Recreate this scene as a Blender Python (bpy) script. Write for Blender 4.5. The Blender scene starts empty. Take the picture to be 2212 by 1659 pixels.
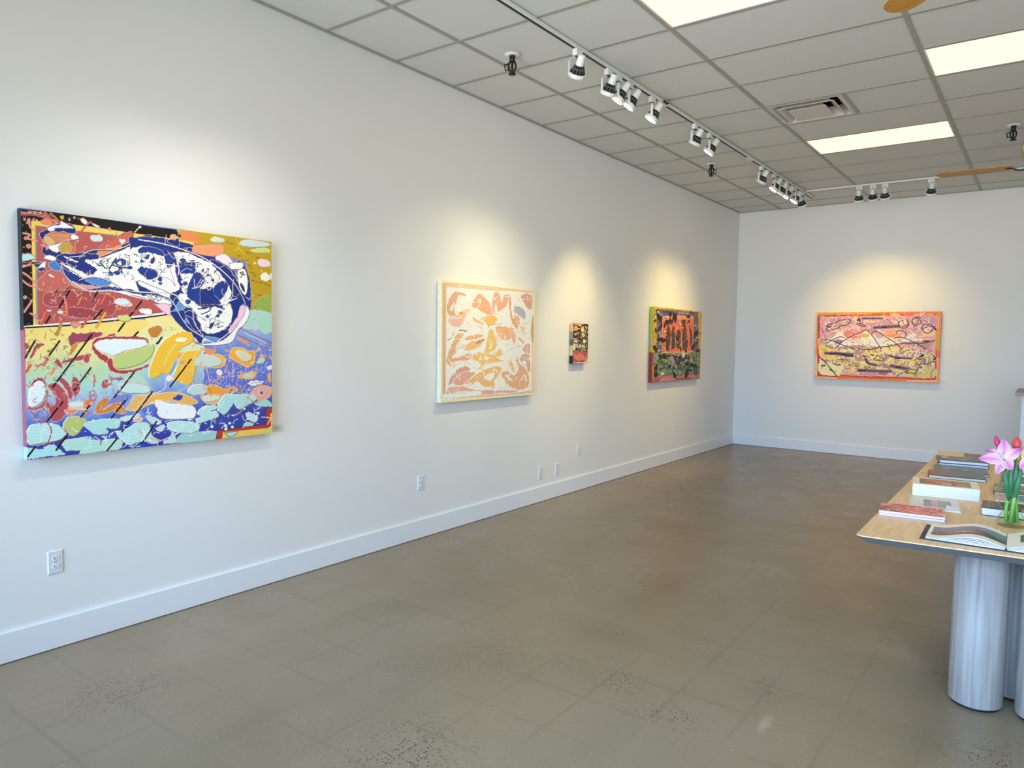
import bpy, bmesh, math, random
import numpy as np
from mathutils import Vector, Matrix
PI = math.pi
C = bpy.context.scene.collection
S = bpy.context.scene

# ------------------------------------------------------------------ camera
cd = bpy.data.cameras.new('camera'); cam = bpy.data.objects.new('camera', cd); C.objects.link(cam)
def _rot(y, p, r):
    F = Vector((math.sin(y)*math.cos(p), math.cos(y)*math.cos(p), math.sin(p))); R = Vector((math.cos(y), -math.sin(y), 0)); U = R.cross(F)
    return math.cos(r)*R + math.sin(r)*U, -math.sin(r)*R + math.cos(r)*U, F
_R, _U, _F = _rot(-.6381, -.0608, .0149)
cam.matrix_world = Matrix(((_R.x, _U.x, -_F.x, 3.8156), (_R.y, _U.y, -_F.y, -3.0764), (_R.z, _U.z, -_F.z, 1.5295), (0, 0, 0, 1)))
cd.sensor_width = 36; cd.lens = 1557.9/2212*36; cd.clip_start = .05
S.camera = cam

# ------------------------------------------------------------------ world, view, daylight
H, L, WR, YF = 3.483, 7.747, 6.72, -4.45        # ceiling height, far wall, right wall, shop-front wall
w = bpy.data.worlds.new('sky'); S.world = w; w.use_nodes = True
_n = w.node_tree.nodes; _l = w.node_tree.links; bg = _n['Background']; bg.inputs[1].default_value = 1.0
_tc = _n.new('ShaderNodeTexCoord'); _sx = _n.new('ShaderNodeSeparateXYZ'); _mr = _n.new('ShaderNodeMapRange'); _mx = _n.new('ShaderNodeMix'); _mx.data_type = 'RGBA'
_l.new(_tc.outputs['Generated'], _sx.inputs[0]); _l.new(_sx.outputs['Z'], _mr.inputs['Value']); _mr.inputs['From Min'].default_value = -.06; _mr.inputs['From Max'].default_value = .10
_mx.inputs['A'].default_value = (10.2, 10.8, 11.0, 1)        # sunlit street below the horizon
_mx.inputs['B'].default_value = (6.4, 11.6, 19.0, 1)       # blue sky above it
_l.new(_mr.outputs[0], _mx.inputs['Factor']); _l.new(_mx.outputs['Result'], bg.inputs[0])
vs = S.view_settings; vs.view_transform = 'Standard'; vs.look = 'None'; vs.gamma = 1; vs.exposure = 0.07; vs.use_curve_mapping = False
S.cycles.max_bounces = 10; S.cycles.diffuse_bounces = 6; S.cycles.glossy_bounces = 6; S.cycles.transmission_bounces = 8; S.cycles.transparent_max_bounces = 32
S.cycles.use_denoising = True; S.cycles.sample_clamp_indirect = 6; S.cycles.caustics_reflective = False; S.cycles.caustics_refractive = False
# sky portals in the two shop-front windows
WINS = ((.25, 3.15), (3.35, 6.45))
for a, b in WINS:
    ld = bpy.data.lights.new('window_portal', 'AREA'); ld.shape = 'RECTANGLE'; ld.size = b-a; ld.size_y = 2.68; ld.cycles.is_portal = True
    lo = bpy.data.objects.new('window_portal', ld); C.objects.link(lo); lo.location = ((a+b)/2, YF-.02, 1.46); lo.rotation_euler = (PI/2, 0, 0)

# ------------------------------------------------------------------ helpers
def srgb(h):
    v = [int(h[i:i+2], 16)/255 for i in (0, 2, 4)]
    return tuple(c/12.92 if c <= .04045 else ((c+.055)/1.055)**2.4 for c in v)
def mat(name, col, rough=.5, metal=0, spec=.5, em=None, ems=0, trans=0, ior=1.45, var=0, scale=20, bump=0, coat=0):
    m = bpy.data.materials.new(name); m.use_nodes = True; n = m.node_tree.nodes; l = m.node_tree.links; b = n['Principled BSDF']
    if isinstance(col, str): col = srgb(col)
    b.inputs['Base Color'].default_value = (*col, 1); b.inputs['Roughness'].default_value = rough; b.inputs['Metallic'].default_value = metal
    b.inputs['Specular IOR Level'].default_value = spec; b.inputs['IOR'].default_value = ior; b.inputs['Transmission Weight'].default_value = trans; b.inputs['Coat Weight'].default_value = coat
    if em: b.inputs['Emission Color'].default_value = (*em, 1); b.inputs['Emission Strength'].default_value = ems
    tc = n.new('ShaderNodeTexCoord'); nz = n.new('ShaderNodeTexNoise'); nz.inputs['Scale'].default_value = scale; nz.inputs['Detail'].default_value = 4; l.new(tc.outputs['Object'], nz.inputs['Vector'])
    if var:
        mx = n.new('ShaderNodeMix'); mx.data_type = 'RGBA'; mx.inputs['A'].default_value = (*[c*(1-var) for c in col], 1); mx.inputs['B'].default_value = (*[min(1, c*(1+var)) for c in col], 1)
        l.new(nz.outputs['Fac'], mx.inputs['Factor']); l.new(mx.outputs['Result'], b.inputs['Base Color'])
    if bump:
        bp = n.new('ShaderNodeBump'); bp.inputs['Strength'].default_value = bump; bp.inputs['Distance'].default_value = .002; l.new(nz.outputs['Fac'], bp.inputs['Height']); l.new(bp.outputs['Normal'], b.inputs['Normal'])
    return m
def box(bm, x0, y0, z0, x1, y1, z1, mi=0):
    v = [bm.verts.new(p) for p in ((x0,y0,z0),(x1,y0,z0),(x1,y1,z0),(x0,y1,z0),(x0,y0,z1),(x1,y0,z1),(x1,y1,z1),(x0,y1,z1))]
    for f in ((0,3,2,1),(4,5,6,7),(0,1,5,4),(1,2,6,5),(2,3,7,6),(3,0,4,7)): bm.faces.new([v[i] for i in f]).material_index = mi
def tube(bm, pts, r, n=10, cap=True, flat=None):
    pts = [Vector(p) for p in pts]; rr = r if hasattr(r, '__len__') else [r]*len(pts); rings = []; prev = None
    for i, p in enumerate(pts):
        t = (pts[min(i+1, len(pts)-1)]-pts[max(i-1, 0)]).normalized()
        if prev is None: a = t.orthogonal().normalized()
        else: a = (prev - t*prev.dot(t)).normalized()
        prev = a; b = t.cross(a)
        rings.append([bm.verts.new(p + (a*math.cos(k*2*PI/n)*rr[i] + b*math.sin(k*2*PI/n)*rr[i]*(flat or 1))) for k in range(n)])
    for u, v in zip(rings, rings[1:]):
        for k in range(n): bm.faces.new((u[k], u[(k+1)%n], v[(k+1)%n], v[k])).smooth = True
    if cap: bm.faces.new(rings[0][::-1]); bm.faces.new(rings[-1])
def lathe(bm, prof, n=32, M=None, mi=0, smooth=True, close=False):
    rings = []
    for r, z in prof:
        rings.append([bm.verts.new((M or Matrix()) @ Vector((max(r, 1e-5)*math.cos(k*2*PI/n), max(r, 1e-5)*math.sin(k*2*PI/n), z))) for k in range(n)])
    for u, v in zip(rings, rings[1:]+([rings[0]] if close else [])):
        for k in range(n): f = bm.faces.new((u[k], u[(k+1)%n], v[(k+1)%n], v[k])); f.smooth = smooth; f.material_index = mi
def prism(bm, pts, z0, z1, mi=0):
    a = [bm.verts.new((x, y, z0)) for x, y in pts]; b = [bm.verts.new((x, y, z1)) for x, y in pts]
    bm.faces.new(a[::-1]).material_index = mi; bm.faces.new(b).material_index = mi
    for i in range(len(pts)): bm.faces.new((a[i], a[(i+1)%len(pts)], b[(i+1)%len(pts)], b[i])).material_index = mi
def link(name, me, mats, parent):
    for m in (mats if isinstance(mats, (list, tuple)) else [mats]): me.materials.append(m)
    o = bpy.data.objects.new(name, me); C.objects.link(o); o.parent = parent; return o
def obj(name, bm, mats, parent=None, bevel=0, loc=None):
    me = bpy.data.meshes.new(name); bmesh.ops.recalc_face_normals(bm, faces=bm.faces); bm.to_mesh(me); bm.free()
    o = link(name, me, mats, parent)
    if loc: o.location = loc
    if bevel: b = o.modifiers.new('bevel', 'BEVEL'); b.width = bevel; b.segments = 2; b.limit_method = 'ANGLE'
    return o
def B(): return bmesh.new()
def tag(o, label, cat, group=None):
    o['label'] = label; o['category'] = cat
    if group: o['group'] = group
    return o
def thing(name, label, cat, loc=(0,0,0), rz=0, group=None):
    o = bpy.data.objects.new(name, None); C.objects.link(o); o.location = loc; o.rotation_euler = (0, 0, rz); o.empty_display_size = .1
    return tag(o, label, cat, group)
def struct(name, bm, m, parent=None, bevel=0):
    o = obj(name, bm, m, parent, bevel)
    if parent is None: o['kind'] = 'structure'
    return o
def dup(root, loc, rz, label=None, group=None):
    r = root.copy(); C.objects.link(r); r.location = loc; r.rotation_euler = (0, 0, rz)
    if label: r['label'] = label
    if group: r['group'] = group
    def kids(src, dst):
        for ch in list(src.children):
            c = ch.copy(); C.objects.link(c); c.parent = dst; kids(ch, c)
    kids(root, r); return r

# ------------------------------------------------------------------ materials
M_wall = mat('wall_paint', (.80, .80, .785), .55, spec=.3, var=.012, scale=3, bump=.12)
M_trim = mat('baseboard_paint', (.80, .82, .85), .35, spec=.4)
M_tile = mat('ceiling_tile', (.67, .68, .66), .9, spec=.1, var=.03, scale=60, bump=.3)
M_grid = mat('tee_paint', (.35, .35, .31), .5)
M_white = mat('white_enamel', (.78, .80, .78), .35)
M_black = mat('black_enamel', (.012, .012, .013), .45)
M_dark = mat('dark_void', (.01, .01, .01), .9)
M_steel = mat('mullion_aluminium', (.25, .25, .26), .35, metal=.8)
M_diff = mat('diffuser_enamel', (.62, .58, .54), .5)
M_lit = mat('troffer_lens', (.2, .2, .16), .6, em=(1, .72, .25), ems=2.95)
M_lens = mat('lamp_lens', (.9, .9, .9), .3, em=(1, .92, .78), ems=14)
M_plate = mat('wall_plate', (.70, .72, .74), .35)
M_plastic = mat('receptacle_plastic', (.82, .84, .86), .3)
M_top = mat('counter_laminate', (.36, .30, .25), .5)

def floor_mat():
    m = bpy.data.materials.new('polished_concrete'); m.use_nodes = True; n = m.node_tree.nodes; l = m.node_tree.links; b = n['Principled BSDF']
    tc = n.new('ShaderNodeTexCoord')
    def N(t, **k):
        x = n.new('ShaderNode'+t)
        for a, v in k.items(): setattr(x, a, v)
        return x
    def noise(s, d=5, r=.55, sc=(1,1,1), dist=0):
        mp = N('Mapping'); mp.inputs['Scale'].default_value = sc; l.new(tc.outputs['Object'], mp.inputs[0])
        x = N('TexNoise'); x.inputs['Scale'].default_value = s; x.inputs['Detail'].default_value = d; x.inputs['Roughness'].default_value = r; x.inputs['Distortion'].default_value = dist; l.new(mp.outputs[0], x.inputs['Vector']); return x.outputs['Fac']
    def ramp(f, *st):
        x = N('ValToRGB'); e = x.color_ramp.elements
        while len(e) < len(st): e.new(.5)
        for i, (p, c) in enumerate(st): e[i].position = p; e[i].color = (*(c if isinstance(c, tuple) else (c, c, c)), 1)
        l.new(f, x.inputs[0]); return x.outputs[0]
    def mix(f, a, c, mode='MIX'):
        x = N('Mix', data_type='RGBA', blend_type=mode)
        for s, v in (('Factor', f), ('A', a), ('B', c)):
            if isinstance(v, (int, float)): x.inputs[s].default_value = v
            elif isinstance(v, tuple): x.inputs[s].default_value = (*v, 1)
            else: l.new(v, x.inputs[s])
        return x.outputs['Result']
    def mth(op, a, c):
        x = N('Math', operation=op)
        for i, v in enumerate((a, c)):
            if isinstance(v, (int, float)): x.inputs[i].default_value = v
            else: l.new(v, x.inputs[i])
        return x.outputs[0]
    base = mix(ramp(noise(.55, 4), (.3, 0), (.7, 1)), (.245, .180, .100), (.290, .228, .150))
    base = mix(mth('MULTIPLY', ramp(noise(1.7, 5, .6, (1, .5, 1), .3), (.48, 0), (.85, 1)), .4), base, (.165, .125, .068))
    base = mix(mth('MULTIPLY', ramp(noise(2.3, 5, .6, (.6, 1.4, 1), .2), (.52, 0), (.9, 1)), .35), base, (.34, .265, .19))
    base = mix(.55, base, ramp(noise(190, 3, .9), (.36, .36), (.64, .64)), 'OVERLAY')
    # ghost lines of the old tile mastic, one foot apart, broken up by noise
    sx = N('SeparateXYZ'); dn = N('TexNoise'); dn.inputs['Scale'].default_value = 6; l.new(tc.outputs['Object'], dn.inputs['Vector'])
    va = N('VectorMath', operation='SCALE'); va.inputs['Scale'].default_value = .022; l.new(dn.outputs['Color'], va.inputs[0])
    vb = N('VectorMath', operation='ADD'); l.new(tc.outputs['Object'], vb.inputs[0]); l.new(va.outputs[0], vb.inputs[1]); l.new(vb.outputs[0], sx.inputs[0])
    lines = None
    for ax in (0, 1):
        t = mth('FRACT', mth('ABSOLUTE', mth('DIVIDE', mth('ADD', sx.outputs[ax], 20.11), .3048), 0), 0)
        d = mth('ABSOLUTE', mth('SUBTRACT', t, .5), 0); g = ramp(d, (.0, 1), (.045, 0))
        lines = g if lines is None else mth('MAXIMUM', lines, g)
    msk = ramp(noise(1.3, 5, .7), (.40, 0), (.62, 1))
    base = mix(mth('MULTIPLY', mth('MULTIPLY', lines, msk), .34), base, (.11, .085, .052))
    # exposed aggregate: dark and pale grains, in patches
    vo = N('TexVoronoi'); vo.inputs['Scale'].default_value = 78; l.new(tc.outputs['Object'], vo.inputs['Vector'])
    cr = N('SeparateColor'); l.new(vo.outputs['Color'], cr.inputs[0])
    patch = ramp(noise(.8, 4, .6), (.56, 0), (.70, .6))
    def spot(cx, cy, r0, r1, sx_=1, sy_=1):      # a worn area of the slab around (cx, cy), its edge broken by noise
        q = N('VectorMath', operation='SUBTRACT'); l.new(tc.outputs['Object'], q.inputs[0]); q.inputs[1].default_value = (cx, cy, 0)
        e = N('VectorMath', operation='MULTIPLY'); l.new(q.outputs[0], e.inputs[0]); e.inputs[1].default_value = (sx_, sy_, 0)
        g = N('VectorMath', operation='LENGTH'); l.new(e.outputs[0], g.inputs[0]); return ramp(mth('ADD', g.outputs['Value'], mth('MULTIPLY', noise(4, 4), .35)), (r0, 1), (r1, 0))
    for a_ in ((1.98, -1.2, .22, .52), (2.30, -.24, .24, .40, 1, 1.6), (2.62, -.36, .2, .36), (.72, -1.65, .22, .46), (2.88, .1, .2, .32), (3.72, .1, .2, .4)): patch = mth('MAXIMUM', patch, spot(*a_))
    gr = mth('MULTIPLY', mth('LESS_THAN', vo.outputs['Distance'], .36), mth('GREATER_THAN', cr.outputs[0], .45))
    base = mix(mth('MULTIPLY', mth('MULTIPLY', gr, patch), .85), base, (.045, .045, .042))
    base = mix(mth('MULTIPLY', spot(2.97, -.22, .18, .26, 3.2, .9), .6), base, (.48, .36, .26))
    for c_ in ((2.02, .2, .2, .42, .8, 1.3), (1.97, 1.0, .2, .5, 1.3, .6), (2.9, 1.5, .3, .8)): base = mix(mth('MULTIPLY', spot(*c_), .35), base, (.155, .115, .05))
    pl = mth('MULTIPLY', mth('LESS_THAN', vo.outputs['Distance'], .20), mth('LESS_THAN', cr.outputs[0], .045))
    base = mix(mth('MULTIPLY', pl, .6), base, (.55, .53, .48))
    l.new(base, b.inputs['Base Color'])
    rr = ramp(noise(3, 4), (.3, .24), (.7, .38)); l.new(rr, b.inputs['Roughness']); b.inputs['Specular IOR Level'].default_value = .42
    bu = N('Bump'); bu.inputs['Strength'].default_value = .08; bu.inputs['Distance'].default_value = .002; l.new(noise(60, 4), bu.inputs['Height']); l.new(bu.outputs[0], b.inputs['Normal'])
    return m
def wood_mat(name, c0, c1, axis=1, sc=1.0, rough=.45):
    m = bpy.data.materials.new(name); m.use_nodes = True; n = m.node_tree.nodes; l = m.node_tree.links; b = n['Principled BSDF']
    tc = n.new('ShaderNodeTexCoord'); mp = n.new('ShaderNodeMapping'); s = [9*sc, 9*sc, 9*sc]; s[axis] = .9*sc; mp.inputs['Scale'].default_value = s; l.new(tc.outputs['Object'], mp.inputs[0])
    nz = n.new('ShaderNodeTexNoise'); nz.inputs['Scale'].default_value = 1.2; nz.inputs['Detail'].default_value = 3; l.new(mp.outputs[0], nz.inputs['Vector'])
    mu = n.new('ShaderNodeMath'); mu.operation = 'MULTIPLY'; mu.inputs[1].default_value = 14; l.new(nz.outputs['Fac'], mu.inputs[0])
    fr = n.new('ShaderNodeMath'); fr.operation = 'SINE'; mu2 = n.new('ShaderNodeMath'); mu2.operation = 'MULTIPLY'; mu2.inputs[1].default_value = 4.5; l.new(mu.outputs[0], mu2.inputs[0]); l.new(mu2.outputs[0], fr.inputs[0])
    n2 = n.new('ShaderNodeTexNoise'); n2.inputs['Scale'].default_value = 1; n2.inputs['Detail'].default_value = 6; mp2 = n.new('ShaderNodeMapping'); s2 = [160*sc]*3; s2[axis] = 4*sc; mp2.inputs['Scale'].default_value = s2; l.new(tc.outputs['Object'], mp2.inputs[0]); l.new(mp2.outputs[0], n2.inputs['Vector'])
    ad = n.new('ShaderNodeMath'); ad.operation = 'MULTIPLY_ADD'; ad.inputs[1].default_value = .17; l.new(fr.outputs[0], ad.inputs[0]); l.new(n2.outputs['Fac'], ad.inputs[2])
    rp = n.new('ShaderNodeValToRGB'); rp.color_ramp.elements[0].position = .15; rp.color_ramp.elements[0].color = (*srgb(c0), 1); rp.color_ramp.elements[1].position = .85; rp.color_ramp.elements[1].color = (*srgb(c1), 1)
    l.new(ad.outputs[0], rp.inputs[0]); l.new(rp.outputs[0], b.inputs['Base Color']); b.inputs['Roughness'].default_value = rough; return m
M_oak = wood_mat('oak_top', 'd8b78a', 'efd2a6', 1); M_oakleg = wood_mat('washed_ash', '887e78', 'a59c96', 2, .55, .5)
M_blade = wood_mat('fan_blade_oak', 'a8742a', 'c08c3c', 0, 1, .4)

# ------------------------------------------------------------------ painting rasteriser: fills a colour array from the lists at the end of each canvas
def smooth_pts(p, closed):
    n = len(p)
    if n < 3: return p
    out = []
    for i in range(n if closed else n-1):
        a, b, c, d = (p[(i-1) % n], p[i], p[(i+1) % n], p[(i+2) % n]) if closed else (p[max(i-1, 0)], p[i], p[i+1], p[min(i+2, n-1)])
        for t in (0, .25, .5, .75):
            out.append(.5*((2*b) + (c-a)*t + (2*a-5*b+4*c-d)*t*t + (3*b-a-3*c+d)*t**3))
    if not closed: out.append(p[-1])
    return np.array(out)
class Raster:
    def __init__(s, w, h, step, bgc):
        s.st = step/2; s.W = int(round(w/s.st/2))*2; s.Hh = int(round(h/s.st/2))*2; s.a = np.zeros((s.Hh, s.W, 3), np.float32)+np.array(srgb(bgc), np.float32); s.hg = np.zeros((s.Hh, s.W), np.float32); s.rag = 0; s.edge = None; s.sx = w/s.W; s.sy = h/s.Hh
    def win(s, p, m=0):
        x0 = max(int((p[:, 0].min()-m)/s.sx), 0); x1 = min(int((p[:, 0].max()+m)/s.sx)+2, s.W); y0 = max(int((p[:, 1].min()-m)/s.sy), 0); y1 = min(int((p[:, 1].max()+m)/s.sy)+2, s.Hh)
        if x1 <= x0 or y1 <= y0: return None
        X, Y = np.meshgrid((np.arange(x0, x1)+.5)*s.sx, (np.arange(y0, y1)+.5)*s.sy); return x0, x1, y0, y1, X, Y
    def inside(s, p, X, Y):
        m = np.zeros(X.shape, bool); q = np.roll(p, -1, 0)
        for (xa, ya), (xb, yb) in zip(p, q):
            if ya == yb: continue
            m ^= ((ya > Y) != (yb > Y)) & (X < (xb-xa)*(Y-ya)/(yb-ya)+xa)
        return m
    def poly(s, col, p, h=0):
        w = s.win(p)
        if w is None: return
        x0, x1, y0, y1, X, Y = w; m = s.inside(p, X, Y); s.a[y0:y1, x0:x1][m] = col
        if h: r = np.random.RandomState(len(p)+x0); k = r.rand(*X.shape); s.hg[y0:y1, x0:x1][m] = .0022+.0008*k[m]; tint = (1+.05*np.sin(Y/2.3+3*np.sin(X/23)))[..., None]; v = s.a[y0:y1, x0:x1]; v[m] = np.clip((v*tint)[m], 0, 1)
    def ragged(s, p):
        p = smooth_pts(p, True)
        if s.rag:
            r = np.random.RandomState(int(abs(p[0, 0])*7+len(p)) % 9999); ext = np.ptp(p, 0).min(); p = np.repeat(p, 2, 0); p[1::2] = (p[1::2]+np.roll(p, -1, 0)[1::2])/2; p = p+r.uniform(-1, 1, p.shape)*min(s.rag, ext*.09)
        return p
    def line(s, col, w_, p):
        w = s.win(p, w_)
        if w is None: return
        x0, x1, y0, y1, X, Y = w; d = np.full(X.shape, 1e9)
        for a, b in zip(p[:-1], p[1:]):
            xa = max(int((min(a[0], b[0])-w_)/s.sx)-x0, 0); xb = int((max(a[0], b[0])+w_)/s.sx)+2-x0; ya = max(int((min(a[1], b[1])-w_)/s.sy)-y0, 0); yb = int((max(a[1], b[1])+w_)/s.sy)+2-y0
            if xb <= 0 or yb <= 0: continue
            sx, sy = X[ya:yb, xa:xb], Y[ya:yb, xa:xb]; v = b-a; t = np.clip(((sx-a[0])*v[0]+(sy-a[1])*v[1])/max(v@v, 1e-6), 0, 1)
            d[ya:yb, xa:xb] = np.minimum(d[ya:yb, xa:xb], np.hypot(sx-a[0]-t*v[0], sy-a[1]-t*v[1]))
        s.a[y0:y1, x0:x1][d < w_/2] = col
    def run(s, text, lw=1.0):
        for ln in text.strip().split('\n'):
            f = ln.split(' ')
            if not f[0]: continue
            p = np.array([float(v) for v in f[-1].split(',')]).reshape(-1, 2)
            if f[0] == 'p':
                q = s.ragged(p) if f[2] == '1' else p; s.poly(srgb(f[1]), q, int(f[3]))
                if s.edge and f[2] == '1' and np.ptp(p, 0).min() > s.edge[2]: s.line(srgb(s.edge[0]), s.edge[1], np.vstack([q, q[:1]]))
            elif f[0] == 'l': s.line(srgb(f[1]), float(f[2])*lw, smooth_pts(p, False) if f[3] == '1' else p)
            elif f[0] == 'g':
                st = [(float(q.split(':')[0]), srgb(q.split(':')[1])) for q in f[1].split(';')]; st.sort(key=lambda q: q[0])
                w = s.win(p); x0, x1, y0, y1, X, Y = w; m = s.inside(p, X, Y); g = np.stack([np.interp(Y+18*np.sin(X/37)+9*np.sin(X/11+Y/17), [q[0] for q in st], [q[1][k] for q in st]) for k in range(3)], -1); s.a[y0:y1, x0:x1][m] = g[m]
            elif f[0] == 's':
                R = random.Random(int(f[6])); n, sz, lwid = int(f[3]), float(f[4]), float(f[5])*lw; lo, hi = p.min(0), p.max(0); c = 0; tries = 0
                while c < n and tries < n*20:
                    tries += 1; q = np.array([R.uniform(lo[0], hi[0]), R.uniform(lo[1], hi[1])])
                    if not s.inside(p, q[:1].reshape(1, 1), q[1:].reshape(1, 1))[0, 0]: continue
                    c += 1
                    if f[1] == 'd':
                        k = 6; r = sz*R.uniform(.3, 1)*.6; e = R.uniform(.4, 1); a0 = R.uniform(0, 6.3); s.poly(srgb(f[2]), np.array([q+r*np.array([math.cos(a0+i*2*PI/k)*R.uniform(.7, 1.2), e*math.sin(a0+i*2*PI/k)*R.uniform(.7, 1.2)]) for i in range(k)]))
                    else:
                        a0 = R.uniform(0, 6.3); pp = [q]; k = R.randint(2, 4)
                        for i in range(k): a0 += R.uniform(-1.6, 1.6); pp.append(pp[-1]+sz/k*R.uniform(.5, 1.4)*np.array([math.cos(a0), math.sin(a0)]))
                        s.line(srgb(f[2]), lwid, smooth_pts(np.array(pp), False))
    def final(s):
        a = s.a.reshape(s.Hh//2, 2, s.W//2, 2, 3).mean((1, 3)); h = s.hg.reshape(s.Hh//2, 2, s.W//2, 2).mean((1, 3)); return a, h
def art_mat(name, rough=.5, bump=.25, scale=120):
    m = bpy.data.materials.new(name); m.use_nodes = True; n = m.node_tree.nodes; l = m.node_tree.links; b = n['Principled BSDF']
    at = n.new('ShaderNodeVertexColor'); at.layer_name = 'paint'; l.new(at.outputs[0], b.inputs['Base Color']); b.inputs['Roughness'].default_value = rough; b.inputs['Specular IOR Level'].default_value = .35
    if bump:
        tc = n.new('ShaderNodeTexCoord'); nz = n.new('ShaderNodeTexNoise'); nz.inputs['Scale'].default_value = scale; l.new(tc.outputs['Object'], nz.inputs['Vector']); bp = n.new('ShaderNodeBump'); bp.inputs['Strength'].default_value = bump; bp.inputs['Distance'].default_value = .001; l.new(nz.outputs['Fac'], bp.inputs['Height']); l.new(bp.outputs[0], b.inputs['Normal'])
    return m
M_paint = art_mat('oil_paint'); M_print = art_mat('printed_cover', .3, 0)
def painted_grid(name, R, fn, parent, m):          # a mesh grid whose points carry the raster's colours; fn maps (mm, mm, relief) to local metres
    a, h = R.final(); nh, nw = h.shape
    xs = np.linspace(0, R.W*R.sx, nw); ys = np.linspace(0, R.Hh*R.sy, nh); X, Y = np.meshgrid(xs, ys); co = fn(X, Y, h).reshape(-1, 3).astype(np.float32)
    me = bpy.data.meshes.new(name); me.vertices.add(nw*nh); me.vertices.foreach_set('co', co.ravel())
    i = np.arange(nh*nw).reshape(nh, nw); q = np.stack([i[:-1, :-1], i[:-1, 1:], i[1:, 1:], i[1:, :-1]], -1).reshape(-1, 4); nf = len(q)
    me.loops.add(nf*4); me.loops.foreach_set('vertex_index', q.ravel().astype(np.int32)); me.polygons.add(nf); me.polygons.foreach_set('loop_start', np.arange(0, nf*4, 4, dtype=np.int32)); me.polygons.foreach_set('use_smooth', np.ones(nf, bool))
    me.update(calc_edges=True); ca = me.color_attributes.new('paint', 'FLOAT_COLOR', 'POINT'); c4 = np.ones((nh*nw, 4), np.float32); c4[:, :3] = a.reshape(-1, 3); ca.data.foreach_set('color', c4.ravel())
    me.validate(); return link(name, me, m, parent)

# ------------------------------------------------------------------ room shell
M_floor = floor_mat()
bm = B(); box(bm, -.15, YF-.15, -.12, WR+.15, L+.15, 0); struct('floor', bm, M_floor)
bm = B(); box(bm, -.15, YF-.15, -.001, 0, L+.15, H+.35); struct('wall_left', bm, M_wall)
bm = B(); box(bm, 0, L, -.001, WR, L+.15, H+.35); struct('wall_far', bm, M_wall)
bm = B(); box(bm, WR, YF-.15, -.001, WR+.15, L+.15, H+.35); struct('wall_right', bm, M_wall)
bm = B()
for x0, x1, z0, z1 in ((0, WR, 0, .12), (0, WR, 2.8, H+.35), (0, .25, .12, 2.8), (3.15, 3.35, .12, 2.8), (6.45, WR, .12, 2.8)): box(bm, x0, YF-.15, z0, x1, YF, z1)
struct('wall_front', bm, M_wall)
gm = bpy.data.materials.new('window_glass'); gm.use_nodes = True; n = gm.node_tree.nodes; l = gm.node_tree.links; n.remove(n['Principled BSDF'])
tr = n.new('ShaderNodeBsdfTransparent'); gl = n.new('ShaderNodeBsdfGlossy'); gl.inputs['Roughness'].default_value = .02; mx = n.new('ShaderNodeMixShader'); fz = n.new('ShaderNodeFresnel'); l.new(fz.outputs[0], mx.inputs[0]); l.new(tr.outputs[0], mx.inputs[1]); l.new(gl.outputs[0], mx.inputs[2]); l.new(mx.outputs[0], n['Material Output'].inputs[0])
for k, (a, b) in enumerate(WINS):
    bm = B(); c = (a+b)/2
    for x0, x1, z0, z1 in ((a, a+.05, .12, 2.8), (b-.05, b, .12, 2.8), (c-.025, c+.025, .12, 2.8), (a, b, .12, .18), (a, b, 2.74, 2.8)): box(bm, x0, YF-.11, z0, x1, YF-.04, z1)
    wo = struct('window_%d' % (k+1), bm, M_steel)
    bm = B(); box(bm, a+.04, YF-.08, .16, b-.04, YF-.07, 2.76); obj('pane', bm, gm, wo)
BBH, BBT = .145, .018
for nm, (x0, y0, x1, y1) in {'left': (0, YF, BBT, L-BBT), 'far': (0, L-BBT, WR, L), 'right': (WR-BBT, YF, WR, L-BBT), 'front': (BBT, YF, WR-BBT, YF+BBT)}.items():
    bm = B(); box(bm, x0, y0, .003, x1, y1, BBH); struct('baseboard_'+nm, bm, M_trim, bevel=.003)

# ceiling: lay-in tiles 2 x 4 ft on a tee grid, with the cells of the fittings left open
G = .6096; XB = [.6032+2*G*i for i in range(6)]; XS = [0]+[x for x in XB if x < WR-.1]+[WR]
YS = [YF]+[k*G for k in range(-7, 13)]+[L]
LIGHTS = [(1, 1), (1, 7), (2, 4), (2, -2), (1, -5), (3, 1), (3, 7), (4, 4), (4, -2), (3, -5)]
def is_open(i, j):
    if i == 0 or i > 4: return None
    k = round(YS[j]/G) if j else None
    if (i, k) in LIGHTS: return 'light'
    if i == 2-0 and False: return None
    return None
bm = B()
for i in range(len(XS)-1):
    for j in range(len(YS)-1):
        k = int(round(YS[j]/G)) if j else -99
        if (i-0, k) in [(a+1, b) for a, b in LIGHTS]: continue
        x0 = XS[i]
        if i == 2 and k == 5: x0 = XS[i]+G
        box(bm, x0+.001, YS[j]+.001, H+.006, XS[i+1]-.001, YS[j+1]-.001, H+.02)
ceil = struct('ceiling', bm, M_tile)
bm = B(); box(bm, 0, YF, H+.3, WR, L, H+.34); obj('light_seal_slab', bm, M_dark, ceil)  # unseen slab added above the tiles to close light leaks
bm = B(); t = .0135
for x in XS[1:-1]: box(bm, x-t, YF, H-.001, x+t, L, H+.005)
for j in range(1, len(YS)-1):
    for i in range(len(XS)-1): box(bm, XS[i]+(t if i else 0), YS[j]-t, H, XS[i+1]-t, YS[j]+t, H+.0052)
box(bm, XS[2]+G-t, 5*G+t, H, XS[2]+G+t, 6*G-t, H+.005)
for x0, y0, x1, y1 in ((0, YF, .022, L), (WR-.022, YF, WR, L), (.022, L-.022, WR-.022, L), (.022, YF, WR-.022, YF+.022)): box(bm, x0, y0, H-.004, x1, y1, H+.0055)
obj('tee_grid', bm, M_grid, ceil)

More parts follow.
